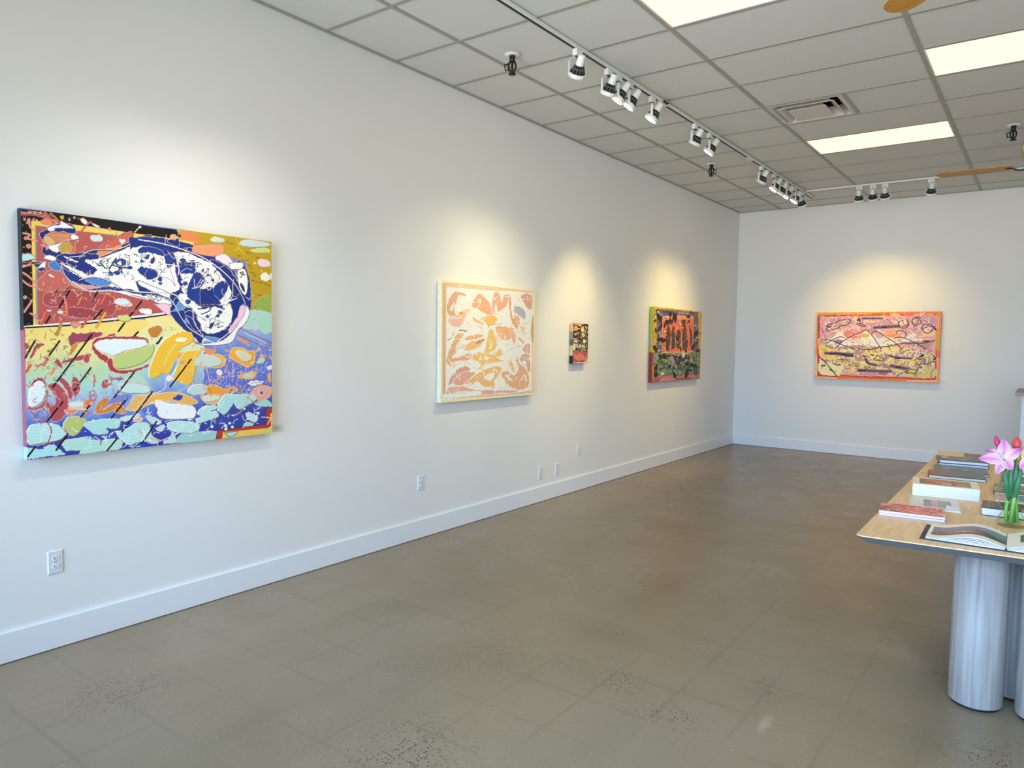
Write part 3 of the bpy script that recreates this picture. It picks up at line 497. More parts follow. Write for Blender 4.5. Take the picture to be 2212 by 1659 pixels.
# ------------------------------------------------------------------ paintings
ART_BRIGHT = """p 6f7fc0 0 0 -26,1165,1426,1396,1418,-226,-55,-28
g 625:eecf72;510:e6d588;416:b4d0a6;332:a3d2c9;268:93aedb;194:6d86cc;120:3546a8;-7:2c3c9c -39,646,593,666,581,-113,-55,-28
g 664:ecd888;545:d6deae;402:a0c8c8;282:7a92d0;162:4554b4;65:2f3c9e;-80:2a3798 522,735,933,755,923,-159,618,-118,535,15,597,106,514,210,588,303,505,402,578,473,496,569,569,642
g 675:9fb6d8;496:6a7ecb;238:5565bd;160:3a469f;-126:283594 878,752,1423,778,1418,-226,867,-152
p b4951c 0 0 737,1170,1324,1174,1322,721,1164,715,1143,1019,868,1061,717,1096
p a9cfc0 1 0 1158,735,1322,742,1321,640,1111,635,1140,693
p 93a84a 1 0 1194,773,1230,812,1279,833,1322,806,1322,734,1260,737,1194,758
p d9804c 0 0 742,1147,838,1144,868,1105,816,1070,756,1101
p 0a0a0c 0 0 -6,1145,160,1152,426,1152,594,1146,724,1147,756,1114,682,1092,572,1096,307,1108,44,1097,40,617,-18,612
p f0c552 0 0 42,1097,81,1102,224,1105,385,1102,594,1099,822,1095,822,1073,508,1075,231,1079,57,1081,53,625,40,621
p 7f9683 0 0 56,1081,231,1079,425,1081,425,1076,231,1074,61,1076,57,629,51,625
p b15551 0 0 62,1076,269,1077,508,1073,870,1060,891,740,587,685,60,625
p c2635b 1 0 57,799,68,834,126,889,186,855,196,820,167,787,88,782
p a5484a 1 0 88,762,152,790,301,791,399,768,411,718,370,679,186,665,180,712,94,712
p 98424a 1 0 187,708,280,708,358,679,260,663,193,669
p c25d4e 1 0 324,996,397,1058,487,1109,499,1070,457,1032,335,961
l 2a1a1a 2.0 1 324,996,397,1058,487,1109,499,1070,457,1032,335,961,324,996
p dd8f52 1 0 328,985,384,1011,465,1041,453,1029,339,965
p f3e6e8 0 0 2,618,185,637,561,690,891,744,891,735,561,680,185,629,2,612
p 141820 0 0 2,613,185,629,561,680,891,736,891,728,561,672,185,621,2,606
p e88254 1 0 78,1096,99,1116,138,1116,144,1098,105,1088
l b05a5a 2.0 1 78,1096,99,1116,138,1116,144,1098,105,1088,78,1096
l d07868 12.0 1 4,1129,53,1129,103,1123
l 2a1518 3.0 1 4,1129,53,1127,103,1123
l d07868 12.0 1 34,1136,65,1137,96,1133
l 2a1518 3.0 1 34,1136,65,1136,96,1133
l d07868 12.0 1 100,1141,118,1122,137,1097
l 2a1518 3.0 1 100,1141,118,1121,137,1097
l d07868 12.0 1 124,1141,143,1124,162,1100
l 2a1518 3.0 1 124,1141,143,1122,162,1100
l d07868 12.0 1 0,1123,44,1128,89,1126
l 2a1518 3.0 1 0,1123,44,1126,89,1126
p 16296e 1 0 73,1042,116,1078,159,1103,210,1107,231,1082,223,1061,144,1059,94,1025,96,991,156,966,267,978,325,1000,328,960,424,1011,507,1054,594,1099,592,986,422,928,302,844,234,839,172,874,141,922,85,959,93,1006
p f1dfee 1 0 105,1073,130,1090,159,1096,163,1114,181,1110,224,1089,195,1083,144,1078,137,1064,115,1059
l 2a2a50 3.0 1 105,1073,130,1090,159,1096,163,1114,181,1110,224,1089,195,1083,144,1078,137,1064,115,1059,105,1073
p b9694a 1 0 94,1025,112,1051,187,1065,212,1052,208,1035,128,999,100,999
p d8b25a 1 0 97,1026,115,1032,142,1004,128,997,103,1003
p bb6a44 1 0 161,1006,238,1035,222,1005,226,982,170,962
p c8a83c 1 0 161,1004,193,1018,215,989,170,964
l e2a070 3.0 1 104,1042,143,1052,201,1056
l e2a070 3.0 1 104,1035,143,1045,201,1051
l e2a070 3.0 1 104,1028,143,1038,201,1045
l e2a070 3.0 1 104,1021,143,1031,201,1040
l e2a070 3.0 1 104,1014,143,1024,201,1034
l e2a070 3.0 1 104,1007,143,1017,201,1028
l a84f3c 2.0 1 164,999,193,1008,225,1021
l a84f3c 2.0 1 164,992,193,1001,224,1015
l a84f3c 2.0 1 163,985,193,994,224,1009
l a84f3c 2.0 1 163,977,193,987,224,1002
l a84f3c 2.0 1 163,970,192,979,224,996
p f6f2f4 1 0 209,1051,220,1058,242,1047,227,1036,212,1036
p f6f2f4 1 0 110,993,157,1010,242,1039,160,1004,156,974,142,965,113,978
l 1c2a5c 2.0 1 110,993,157,1010,242,1039,160,1004,156,974,142,965,113,978,110,993
p 16307c 1 0 436,1025,482,1060,533,1089,594,1099,593,1047,507,1029
p f4efe4 1 0 258,937,289,972,339,957,507,1037,575,1045,727,1044,870,1005,1020,935,1071,748,965,578,816,576,723,710,562,777,400,801,380,829,322,866,249,860,198,880
p 3f7cc2 1 0 109,911,141,926,161,881,119,889
p 4a86cc 1 0 226,830,257,849,334,865,393,851,360,824,283,816
p 1a2f78 1 0 141,942,192,966,320,976,328,952,266,938,319,906,315,890,287,871,246,888,191,915,169,921
p 1a3684 1 0 162,920,176,894,249,856,287,835,341,820,404,822,563,803,563,790,400,805,282,798,211,817,182,855,161,885
p f4efe4 1 0 169,917,227,890,283,855,249,860,198,888
p f4efe4 1 0 177,953,239,929,199,935
p 16296e 1 0 59,884,49,906,84,915,98,902,90,875,69,873
p f4f0ee 1 0 63,884,84,913,98,918,94,890,84,890
l 1a2450 2.0 1 63,884,84,913,98,918,94,890,84,890,63,884
p f4f0ee 1 0 88,936,109,950,141,942,134,925,98,930
l 1a2450 2.0 1 88,936,109,950,141,942,134,925,98,930,88,936
p 0d1844 1 0 -1,901,60,914,84,913,49,902,8,890
p bcdada 1 1 0,939,30,948,50,936,60,930,23,916,-1,912
l c07070 3.0 1 0,939,30,948,50,936,60,930,23,916,-1,912,0,939
p d8998a 1 0 204,837,249,824,341,818,302,807,226,806
l e6ddd8 5.0 1 162,916,175,866,211,829,286,794,396,801,503,778,571,769
l e6ddd8 4.0 1 191,919,199,947,251,960,305,994,424,1011,507,1054,576,1062
l e6ddd8 4.0 1 241,843,287,861,334,863,397,843,461,809,572,803
l 2a3a66 2.3 1 162,913,175,863,211,826,286,790,396,797,503,774,571,765
l 2a3a66 4.0 1 191,915,199,944,251,957,305,991,424,1008,507,1050,576,1058
l 2a3a66 4.0 1 241,840,287,857,334,859,397,839,461,806,572,800
l 30304a 3.0 1 300,941,335,924,327,923
l 30304a 3.0 1 343,945,355,959,379,951,343,943
l 30304a 3.0 1 205,888,238,869,227,864,205,880
p 2e5a6a 1 0 373,886,389,884,402,897,397,882,393,876,377,876
p 2a4488 1 0 403,943,419,961,460,965,459,935,427,928
p f4efe4 1 0 419,940,435,954,439,934
l 40445c 7.0 1 382,912,415,965,398,930,472,920
l 30406a 6.0 1 418,898,439,921,438,900,422,899
l 30406a 5.0 1 339,933,354,918,370,911
l 2a3a70 8.0 1 502,1003,532,1006,510,983,540,990,540,968
l 30344c 3.0 1 463,885,480,920,492,922,471,890
s d 2a2e48 60 5.0 0.0 3 327,936,549,1025,569,898,342,880
l 3a1818 9.0 1 80,746,103,810
l d2705e 6.9 1 80,746,103,810
l 3a1818 11.6 1 126,729,145,789
l b9605a 9.5 1 126,729,145,789
l 3a1818 9.9 1 232,726,251,764
l e58452 7.7 1 232,726,251,764
l 3a1818 13.3 1 337,734,358,772
l e05a50 11.2 1 337,734,358,772
l 3a1818 13.3 1 183,680,180,736
l e8714e 11.2 1 183,680,180,736
l 3a1818 15.0 1 71,630,90,685
l dc5e48 12.9 1 71,630,90,685
l 3a1818 11.6 1 248,618,284,674
l d85c58 9.5 1 248,618,284,674
l 3a1818 15.0 1 137,580,156,628
l c08c3c 12.9 1 137,580,156,628
l 3a1818 13.3 1 315,620,358,691
l eaa02c 11.2 1 315,620,358,691
l 3a1818 5.6 1 417,1093,425,1065
l e0b8a8 3.4 1 417,1093,425,1065
p c9d9d0 1 1 295,1054,306,1065,338,1069,351,1056,345,1041,306,1037
p ecc8c8 1 0 403,751,420,765,469,763,489,732,452,727,415,735
p d2e0e2 1 1 405,749,428,763,465,757,473,736,419,735
p f2f0ee 1 0 431,1058,441,1063,460,1061,445,1039
p efe6e8 1 1 527,711,544,720,570,712,570,695,535,698
p f3efe8 1 0 107,859,118,860,132,849,118,850
p f0d8e8 1 0 143,691,161,695,164,680,146,681
p e8d0dc 1 0 97,695,118,694,104,687
p d89084 1 0 196,637,230,642,241,630,214,613
l 8a3a3a 2.0 1 196,637,230,642,241,630,214,613,196,637
p cfd07a 1 1 418,677,434,682,472,681,480,662,455,651,418,660
l 5a5a30 2.0 1 418,677,434,682,472,681,480,662,455,651,418,660,418,677
p e08050 1 0 415,714,435,719,431,709
s d f0d8d0 60 5.0 0.0 11 66,1049,508,1071,544,690,64,633
s d 5a2028 50 5.0 0.0 12 66,1049,508,1071,544,690,64,633
s q f0c8b8 20 30.0 2.0 13 64,934,508,1071,544,690,64,633
p d08070 1 0 10,1100,15,1105,20,1101,15,1096
l f0b0a0 2.0 1 10,1100,15,1105,20,1101,15,1096,10,1100
p d08070 1 0 46,1103,51,1107,55,1104,50,1100
l f0b0a0 2.0 1 46,1103,51,1107,55,1104,50,1100,46,1103
p d08070 1 0 60,1103,64,1108,68,1104,64,1100
l f0b0a0 2.0 1 60,1103,64,1108,68,1104,64,1100,60,1103
p d08070 1 0 34,1134,38,1138,42,1135,38,1131
l f0b0a0 2.0 1 34,1134,38,1138,42,1135,38,1131,34,1134
p d08070 1 0 54,1138,58,1143,62,1140,58,1135
l f0b0a0 2.0 1 54,1138,58,1143,62,1140,58,1135,54,1138
p d08070 1 0 76,1140,81,1145,85,1141,80,1136
l f0b0a0 2.0 1 76,1140,81,1145,85,1141,80,1136,76,1140
p d08070 1 0 220,1138,225,1143,230,1139,225,1134
l f0b0a0 2.0 1 220,1138,225,1143,230,1139,225,1134,220,1138
p d08070 1 0 198,1125,203,1129,207,1126,203,1121
l f0b0a0 2.0 1 198,1125,203,1129,207,1126,203,1121,198,1125
p d08070 1 0 0,748,9,756,17,749,8,740
l f0b0a0 2.0 1 0,748,9,756,17,749,8,740,0,748
p d08070 1 0 19,980,29,991,39,983,29,972
l f0b0a0 2.0 1 19,980,29,991,39,983,29,972,19,980
p d08070 1 0 10,1015,18,1024,26,1017,18,1009
l f0b0a0 2.0 1 10,1015,18,1024,26,1017,18,1009,10,1015
l cf7a6c 9.0 1 25,1085,34,1105,36,1072,49,1058
l f2a48c 3.0 1 25,1085,34,1105,36,1072,49,1058
l cf7a6c 9.0 1 9,1038,35,1034,25,1017,62,1010
l f2a48c 3.0 1 9,1038,35,1034,25,1017,62,1010
l cf7a6c 9.0 1 3,860,24,846,54,814,57,799
l f2a48c 3.0 1 3,860,24,846,54,814,57,799
l cf7a6c 9.0 1 0,825,27,804,54,799
l f2a48c 3.0 1 0,825,27,804,54,799
l cf7a6c 9.0 1 4,681,28,720,35,736
l f2a48c 3.0 1 4,681,28,720,35,736
l cf7a6c 9.0 1 31,675,54,664,44,656
l f2a48c 3.0 1 31,675,54,664,44,656
l cf7a6c 9.0 1 79,993,100,988,103,976
l f2a48c 3.0 1 79,993,100,988,103,976
l cf7a6c 9.0 1 9,894,5,886,36,902
l f2a48c 3.0 1 9,894,5,886,36,902
p e8f0ec 1 0 251,1136,266,1142,283,1125,275,1113,258,1121
l c07060 3.0 1 251,1136,266,1142,283,1125,275,1113,258,1121,251,1136
p e8e8e8 1 0 308,1124,338,1112,330,1105,307,1116
l c07060 3.0 1 308,1124,338,1112,330,1105,307,1116,308,1124
l b8584c 8.0 1 254,1077,292,1126,300,1123
p f0c552 1 0 338,1096,350,1101,348,1089,340,1088
l e0c0b0 5.0 1 508,1105,534,1138
p f0d0c4 1 0 528,1135,536,1143,542,1135,534,1129
p d08070 1 0 378,1109,390,1113,391,1100,381,1097
p d9a03c 1 0 163,1137,178,1141,177,1126,166,1124
s d e08070 46 7.0 0.0 14 4,1135,270,1139,47,1084,33,625,-8,624
p 16307c 1 0 479,1059,510,1078,542,1087,668,1095,796,1082,974,1033,1085,932,1159,865,1176,793,1134,657,1025,572,958,551,883,571,856,541,810,585,730,646,687,706,692,763,616,792,524,805
p f4efe4 1 0 487,1019,518,1032,555,1040,610,1033,667,1001,725,1007,739,952,743,885,738,833,678,810,593,832,534,856,484,875,472,955
p 1a3888 1 0 522,1005,536,1034,582,1043,639,1031,662,1001,619,1004,573,1010
p 1a3888 1 0 526,926,553,933,618,922,622,895,594,872,566,877,539,893,516,914
p e8ecf0 1 0 525,864,579,845,678,810,678,782,588,814,524,842
l 2c3454 3.0 1 525,864,579,845,678,810,678,782,588,814,524,842,525,864
p f4efe4 1 0 716,1025,795,1029,836,1014,920,988,1028,927,1061,869,1015,765,977,773,940,856,865,841,813,833,777,806,748,838,734,909,815,930,825,979,730,979
p e6e6e6 1 0 565,798,678,772,692,749,625,751,583,772
l 2c3454 3.0 1 565,798,678,772,692,749,625,751,583,772,565,798
p f4efe4 1 0 732,799,782,809,854,752,885,734,1004,764,1043,761,1048,680,1003,628,937,601,873,610,832,707,792,730,747,761
p 1a3888 1 0 777,811,825,926,866,924,887,882,860,845,854,752,833,761
p 1a3888 1 0 934,845,984,894,1028,877,1005,820,972,788
p 1a3888 1 0 736,1046,816,1031,796,1034
p 1a3888 1 0 662,1001,706,1024,715,978,680,937,662,973
p 1a3888 1 0 567,918,609,926,622,895,594,874,557,881
p 1a3888 1 0 739,952,815,968,825,926,749,919
p 1a3888 1 0 715,978,739,942,753,843,728,884
p 1a3888 1 0 859,752,971,763,1004,734,949,747,917,745
p 5a92cc 1 0 711,722,737,766,771,729,692,711
p 5a92cc 1 0 765,661,796,691,806,653
p 5a92cc 1 0 883,581,969,572,958,551,904,556
p 5a92cc 1 0 1007,1036,1051,1010,1023,1012
p 1a2f78 1 0 761,728,812,736,812,702,853,659,857,620,831,609,791,657
p 1a2f78 1 0 920,998,952,1006,1029,968,1096,887,1101,836,1061,813,1028,877,973,938
p 16307c 1 0 1085,1018,1137,987,1165,917,1170,814,1130,822,1084,911
p f0d8e4 1 0 947,1020,1007,1046,1062,1001,1034,983,1018,987
p f5eee0 1 0 1034,998,1114,1011,1119,981,1045,964
l 202848 3.0 1 1034,998,1114,1011,1119,981,1045,964,1034,998
p f4ece0 1 0 1085,962,1137,972,1153,886,1135,822,1095,871
l 202848 3.0 1 1085,962,1137,972,1153,886,1135,822,1095,871,1085,962
p 24306c 1 0 1101,887,1119,888,1136,848,1118,847
l 303850 6.0 1 1107,923,1125,956,1102,948,1136,941
p e8946a 1 0 816,1055,837,1077,975,1097,1002,1080,991,1049,920,1027,826,1037
l c8683c 2.0 1 816,1055,837,1077,975,1097,1002,1080,991,1049,920,1027,826,1037,816,1055
p f0bfd2 1 0 1129,765,1106,759,1082,696,1025,613,1059,608,1105,666,1135,729
p ece8ee 1 0 1141,766,1164,730,1140,667,1082,614,1041,547,893,531,820,550,810,570,851,541,969,556,1025,587,1093,661,1129,713
l 1e2440 3.0 1 1141,766,1164,730,1140,667,1082,614,1041,547,893,531,820,550,810,570,851,541,969,556,1025,587,1093,661,1129,713,1141,766
p 16296e 1 0 678,1082,727,1107,746,1066,706,1062
p 16296e 1 0 766,1050,811,1062,811,1030,785,1033
p e9a07a 1 0 692,1107,712,1121,731,1103,702,1094
p e8c0d0 1 0 601,745,678,749,687,692,653,705,615,736
l 301828 2.0 1 601,745,678,749,687,692,653,705,615,736,601,745
p f1ece6 1 1 527,714,577,721,591,703,577,688,536,698
l e9e0dc 5.5 1 528,1071,649,1065,796,1039,899,1005,1001,945,1078,875,1135,771,1111,687,1025,603,958,556
l e9e0dc 5.5 1 678,786,712,750,741,694,790,628,852,590,883,571,936,546
l e9e0dc 5.5 1 782,739,812,731,821,658,873,585
l e9e0dc 5.5 1 524,805,664,804,722,798,792,740
l e9e0dc 5.5 1 843,688,916,676,982,713,999,764,1049,807,1056,879,1062,910
l 3a4060 2.0 1 528,1074,649,1068,796,1042,899,1009,1001,949,1078,879,1135,774,1111,691,1025,606,958,560
l 3a4060 2.0 1 678,790,712,753,741,697,790,631,852,593,883,574,936,550
l 3a4060 2.0 1 782,742,812,734,821,661,873,589
l 3a4060 2.0 1 524,808,664,808,722,802,792,743
l 3a4060 2.0 1 843,691,916,679,982,716,999,768,1049,811,1056,882,1062,913
l e8e0dc 5.0 1 623,951,666,959,734,951,734,909
l b9aab0 6.0 1 636,891,689,881,718,846,685,952
l c8bcc0 6.0 1 613,922,637,952,641,906
l 404868 5.0 1 629,1016,667,1039,696,1014,706,1029
l c9bfc4 6.0 1 824,892,834,849,893,936,935,880,907,839,876,891,855,855,813,842
l 404868 2.5 1 827,894,837,851,893,940,939,880
p 24467a 1 0 745,990,765,1002,780,984,764,959,754,967
p 24467a 1 0 763,873,786,874,778,854,765,858
p 24467a 1 0 624,860,650,862,636,847
p 24467a 1 0 774,777,802,779,797,759,777,758
p 24467a 1 0 563,996,582,1002,577,979,563,982
p 2a3560 1 0 586,975,605,991,609,968,590,952
p 24356c 1 0 867,949,882,960,877,935,864,939
p 24356c 1 0 911,651,943,661,916,621
l 303850 5.0 1 795,990,826,993,800,979,846,986
l 303850 6.0 1 843,732,896,739,885,768,901,769,917,730,864,703
l 303850 5.0 1 943,641,970,662,959,632,992,643
l 303850 4.0 1 583,790,602,768,616,792,620,764,639,775
l 505468 2.0 1 860,836,971,768,1049,761
l 505468 2.0 1 825,979,845,918,898,907,951,881,962,902
l 505468 2.0 1 730,1027,730,979
l 505468 2.0 1 984,929,967,887
l f6f2f0 4.0 1 971,758,1083,804
l f6f2f0 3.0 1 1004,779,1078,801
s d 2c3050 150 5.0 0.0 4 527,1005,795,1024,1028,907,1016,780,959,627,884,610,833,722,738,837,525,878
s q 40445c 34 24.0 1.6 5 554,1008,795,1024,1028,907,1016,780,959,627,884,610,833,722,738,837,525,878
s d e8e0e8 40 3.5 0.0 6 528,1083,766,1069,974,1003,1142,864,1129,708,969,572,862,600,702,721
p c3d3c0 1 1 921,1116,948,1135,992,1134,1008,1121,986,1109,942,1106
p bcd3d0 1 1 1103,1122,1132,1143,1203,1147,1293,1144,1299,1124,1202,1108,1115,1106
l c88a70 2.0 1 1103,1122,1132,1143,1203,1147,1293,1144,1299,1124,1202,1108,1115,1106,1103,1122
p c4cf78 1 0 1179,1089,1262,1112,1305,1103,1287,1085,1190,1078
p e6c8de 1 0 1220,1026,1238,1041,1286,1038,1305,1013,1262,999,1225,1008
l f0e0e8 2.0 1 1220,1026,1238,1041,1286,1038,1305,1013,1262,999,1225,1008,1220,1026
p e6e6dc 1 1 1240,944,1261,964,1292,954,1292,919,1249,919
p e6e6dc 1 0 1295,943,1311,966,1317,924
p e6c49a 1 0 1190,1016,1202,1024,1208,1012,1196,1006
p e8a070 1 0 1237,975,1249,979,1252,966,1240,964
l 3a2c10 3.5 1 1019,1117,1034,1117
l 3a2c10 3.5 1 1041,1110,1057,1109
l 3a2c10 3.5 1 1143,1070,1160,1069
l 3a2c10 3.5 1 1167,1073,1183,1072
l 3a2c10 3.5 1 1091,1047,1107,1046
l 3a2c10 3.5 1 1208,1048,1225,1048
l 3a2c10 3.5 1 1114,1024,1130,1023
l 3a2c10 3.5 1 1143,1027,1159,1026
l 3a2c10 3.5 1 1154,999,1171,998
l 3a2c10 3.5 1 1166,985,1182,984
l 3a2c10 3.5 1 1166,959,1182,958
l 3a2c10 3.5 1 1183,955,1200,954
l 3a2c10 3.5 1 1189,940,1206,939
l 3a2c10 3.5 1 1177,913,1194,912
l 3a2c10 3.5 1 1201,907,1218,906
l 3a2c10 3.5 1 1231,904,1248,903
l 3a2c10 3.5 1 1261,898,1278,897
l 3a2c10 3.5 1 1285,889,1303,888
l 3a2c10 3.5 1 1194,831,1211,829
l 3a2c10 3.5 1 1224,830,1241,828
l 3a2c10 3.5 1 1194,760,1210,758
l 3a2c10 3.5 1 1205,743,1222,741
l e8c850 3.0 1 1075,1144,1097,1096,1069,1073
l e8c850 3.0 1 1092,1095,1132,1059
l c98a48 2.5 1 1160,989,1177,950,1165,917
s d 4a3a14 60 4.0 0.0 7 1002,1115,1305,1119,1309,768,1182,762,1160,1020
s d dcd890 24 5.0 0.0 8 1188,810,1310,822,1309,747,1194,752
s d 8a5a3a 24 5.0 0.0 9 1164,730,1309,731,1308,618,1105,614
p b0ccd8 1 0 1181,668,1217,675,1199,616,1187,637
p a8d0b8 1 0 1229,670,1309,693,1315,618,1247,606
p b86070 0 0 -8,614,6,610,2,274,2,34,-11,31
p 9e4256 1 0 187,559,202,589,241,588,323,596,344,583,302,565,261,547,224,542,196,525
p a8474e 1 0 370,583,400,590,400,579,372,576
p b24b50 1 0 1,541,22,529,7,512
p b24b50 1 0 21,471,52,537,81,539,77,525,55,516,32,471
p a93a44 1 0 293,534,323,569,430,575,542,574,569,554,560,540,542,563,365,556,310,543,305,521,334,490,359,481,371,454,363,441,321,472,297,503
p b5c9a4 1 0 423,449,450,457,405,413
p b03540 1 0 363,458,389,463,392,422,431,403,503,411,568,433,572,428,503,395,422,388,371,409
p dfe9ec 1 1 306,530,323,552,386,561,474,564,542,556,564,535,518,516,451,503,398,480,355,494,322,508
p b8c87a 1 1 389,458,407,485,473,498,569,530,597,530,587,484,540,442,462,416,414,413,393,431
l c89040 3.0 1 389,458,407,485,473,498,569,530,597,530,587,484,540,442,462,416,414,413,393,431,389,458
p b9454c 1 0 159,448,175,461,280,490,275,451,259,447,255,460
p b24b54 1 0 259,484,278,484,279,460,271,444,255,451
p a04048 1 0 23,339,33,364,59,379,81,370,88,345,59,363,36,347,21,314
p dfe8ea 1 1 11,278,18,323,40,355,66,362,84,336,80,299,64,266,30,245,14,257
l f4f4f4 2.0 1 11,278,18,323,40,355,66,362,84,336,80,299,64,266,30,245,14,257,11,278
p b95a58 1 0 79,270,92,328,95,294,83,252,41,230,5,237,9,247,41,245
p b04c56 1 0 92,340,127,352,157,325,176,290,183,246,170,204,138,172,107,175,97,218,79,253,94,264,117,246,125,267,118,301
l d0868a 2.0 1 92,340,127,352,157,325,176,290,183,246,170,204,138,172,107,175,97,218,79,253,94,264,117,246,125,267,118,301,92,340
p b04c56 1 0 142,368,162,374,196,323,203,288,187,267,172,316
p b04c56 1 0 197,357,205,379,229,361,231,295,207,288,196,323
p c87058 1 0 38,438,72,446,84,466,76,477,99,474,98,458,83,437,49,429
p d8602c 1 0 1,410,17,442,31,442,23,422,5,400
p f08850 1 0 101,390,117,424,128,424,124,402,108,384
l f0d0c0 2.0 1 101,390,117,424,128,424,124,402,108,384,101,390
p d58a24 1 0 186,491,208,534,228,544,228,529,199,486,191,482
p b04c50 1 0 125,453,137,466,159,436,155,419,132,440
p b04c50 1 0 92,504,103,508,107,495
p f3ba9a 1 0 179,246,195,258,276,262,288,248,283,227,254,215,194,220
p cfe2dc 1 0 183,246,195,258,247,255,242,238,194,232
p d8764c 1 0 251,259,284,262,283,227,254,220
p e08868 1 0 163,222,194,222,222,218,201,197,170,208
l f0c8b8 2.0 1 163,222,194,222,222,218,201,197,170,208,163,222
p d06858 1 0 242,197,254,211,266,197,280,192,246,191
p d08038 1 0 297,204,308,238,342,267,381,256,359,222,341,209,393,242,420,240,450,188,414,186,384,202,358,195,307,192
l e6c49a 2.0 1 297,204,308,238,342,267,381,256,359,222,341,209,393,242,420,240,450,188,414,186,384,202,358,195,307,192,297,204
p 7084cc 1 0 342,214,394,278,478,278,464,247,450,229,450,193,424,240,376,234
p e4ae60 1 0 450,202,477,246,505,272,603,281,729,260,729,231,583,226,508,198
l f0dcb8 2.0 1 450,202,477,246,505,272,603,281,729,260,729,231,583,226,508,198,450,202
p b05058 1 0 331,335,344,361,365,360,361,342,382,342,365,324,348,314
p 9a5c98 1 0 370,367,431,369,444,362,417,352,383,360
l c06a70 7.0 1 299,385,298,327
l c06a70 7.0 1 293,310,309,283,288,257,276,302
p a07ab8 1 0 268,276,301,296,305,283,276,271
p bfdcd6 1 1 412,322,426,340,470,341,547,326,575,306,565,283,492,284,425,295
l c06068 2.0 1 412,322,426,340,470,341,547,326,575,306,565,283,492,284,425,295,412,322
p b6ded8 1 1 -2,117,14,157,51,165,96,161,134,151,153,128,168,109,156,89,136,78,75,68,19,65,1,92
l d0e8e8 2.0 1 -2,117,14,157,51,165,96,161,134,151,153,128,168,109,156,89,136,78,75,68,19,65,1,92,-2,117
l a85058 6.0 1 85,172,103,133,98,99,90,79
l a85058 5.0 1 12,66,75,72,136,78,164,97
l a85058 6.0 1 55,191,62,166,93,201,71,232
p b9c070 1 1 153,141,169,178,201,187,249,172,261,158,240,129,215,98,191,96,168,122
l d0c890 2.0 1 153,141,169,178,201,187,249,172,261,158,240,129,215,98,191,96,168,122,153,141
p a9d8d2 1 1 245,142,274,157,358,163,414,157,418,127,400,110,348,119,361,100,348,88,297,93,265,122
l c8dcd8 2.0 1 245,142,274,157,358,163,414,157,418,127,400,110,348,119,361,100,348,88,297,93,265,122,245,142
p b5dcd6 1 1 400,96,444,102,498,129,553,127,572,99,580,56,618,28,599,16,533,33,474,20,443,33,408,68
l c8dcd8 2.0 1 400,96,444,102,498,129,553,127,572,99,580,56,618,28,599,16,533,33,474,20,443,33,408,68,400,96
p aedacc 1 1 147,60,167,79,272,80,297,62,416,54,420,8,376,4,234,2,230,20,174,22,159,37
p a9dcdc 1 1 0,34,4,58,67,43,75,55,113,59,135,35,158,7,81,7,10,4
p bcdcd8 1 0 554,167,610,143,629,118,581,122,554,148
p c8dcd8 1 0 418,163,445,170,513,179,512,163,467,146,422,147
p e0b090 1 0 485,144,508,161,531,154,526,138,494,139
l f0e0d8 2.0 1 485,144,508,161,531,154,526,138,494,139,485,144
p 80a8c4 1 0 256,75,297,62,289,76
l d8a070 5.0 1 511,95,534,70,580,42,628,23
l 8a4048 5.0 1 326,59,321,37
l 0a0a10 8.5 0 292,582,115,333
l 0a0a10 8.5 0 45,551,3,471
l 0a0a10 8.5 0 148,550,103,483
l 0a0a10 8.5 0 285,420,208,314
l 0a0a10 8.5 0 156,261,88,174
l 0a0a10 8.5 0 277,238,233,180
l 0a0a10 8.5 0 493,393,392,269
l 0a0a10 8.5 0 455,261,377,166
l 0a0a10 8.5 0 584,287,426,92
l 0a0a10 8.5 0 401,60,350,2
l 0a0a10 8.5 0 172,100,122,33
l 0a0a10 8.5 0 34,59,0,13
l 0a0a10 8.5 0 444,638,419,602
l 0a0a10 8.5 0 515,599,497,580
l 0a0a10 8.5 0 621,549,611,540
s q 5a5a30 40 26.0 2.2 21 9,602,178,606,281,547,199,452,45,396,13,430
s q 8a5048 26 22.0 2.2 22 201,546,278,372,119,369,45,413
s d 6a4a30 60 6.0 0.0 23 9,602,453,611,282,573,199,452,45,396,13,430
s d b05860 50 7.0 0.0 24 198,418,539,382,402,232,274,196,195,289
l 8a5050 4.0 1 19,227,51,188
l 8a5050 4.0 1 22,182,60,225
s q 9a4a58 16 20.0 2.0 25 5,237,86,231,85,168,11,174
s d d0e4ec 70 5.0 0.0 26 274,196,606,196,603,11,420,8,252,88
l f0f0f4 3.0 1 462,12,483,14
l f0f0f4 3.0 1 498,8,519,10
l f0f0f4 3.0 1 585,18,606,19
l 0a0a10 8.5 0 200,797,150,707
l 0a0a10 8.5 0 323,792,295,748
l 0a0a10 8.5 0 110,666,92,634
l 0a0a10 8.5 0 344,707,304,658
l 0a0a10 8.5 0 536,756,476,679
l 0a0a10 8.5 0 450,644,419,601
l 0a0a10 8.5 0 291,580,278,566
l 0a0a10 8.5 0 517,599,499,581
l 141414 4.0 1 143,789,138,777
l 141414 4.0 1 193,808,177,783
p c47a2c 1 0 571,614,614,633,637,625,642,606,613,577,584,577,571,600
l 7a4a20 2.0 1 571,614,614,633,637,625,642,606,613,577,584,577,571,600,571,614
p eeb83a 1 1 572,362,568,400,592,465,621,521,660,564,720,598,790,604,810,585,805,550,759,526,728,502,758,497,789,502,851,509,856,501,829,428,818,374,786,316,726,338,696,349,717,435,677,383,648,384,629,379,605,361
l e8d080 2.0 1 572,362,568,400,592,465,621,521,660,564,720,598,790,604,810,585,805,550,759,526,728,502,758,497,789,502,851,509,856,501,829,428,818,374,786,316,726,338,696,349,717,435,677,383,648,384,629,379,605,361,572,362
p 8fb4c8 1 0 677,383,698,435,723,459,732,449,707,377,691,349
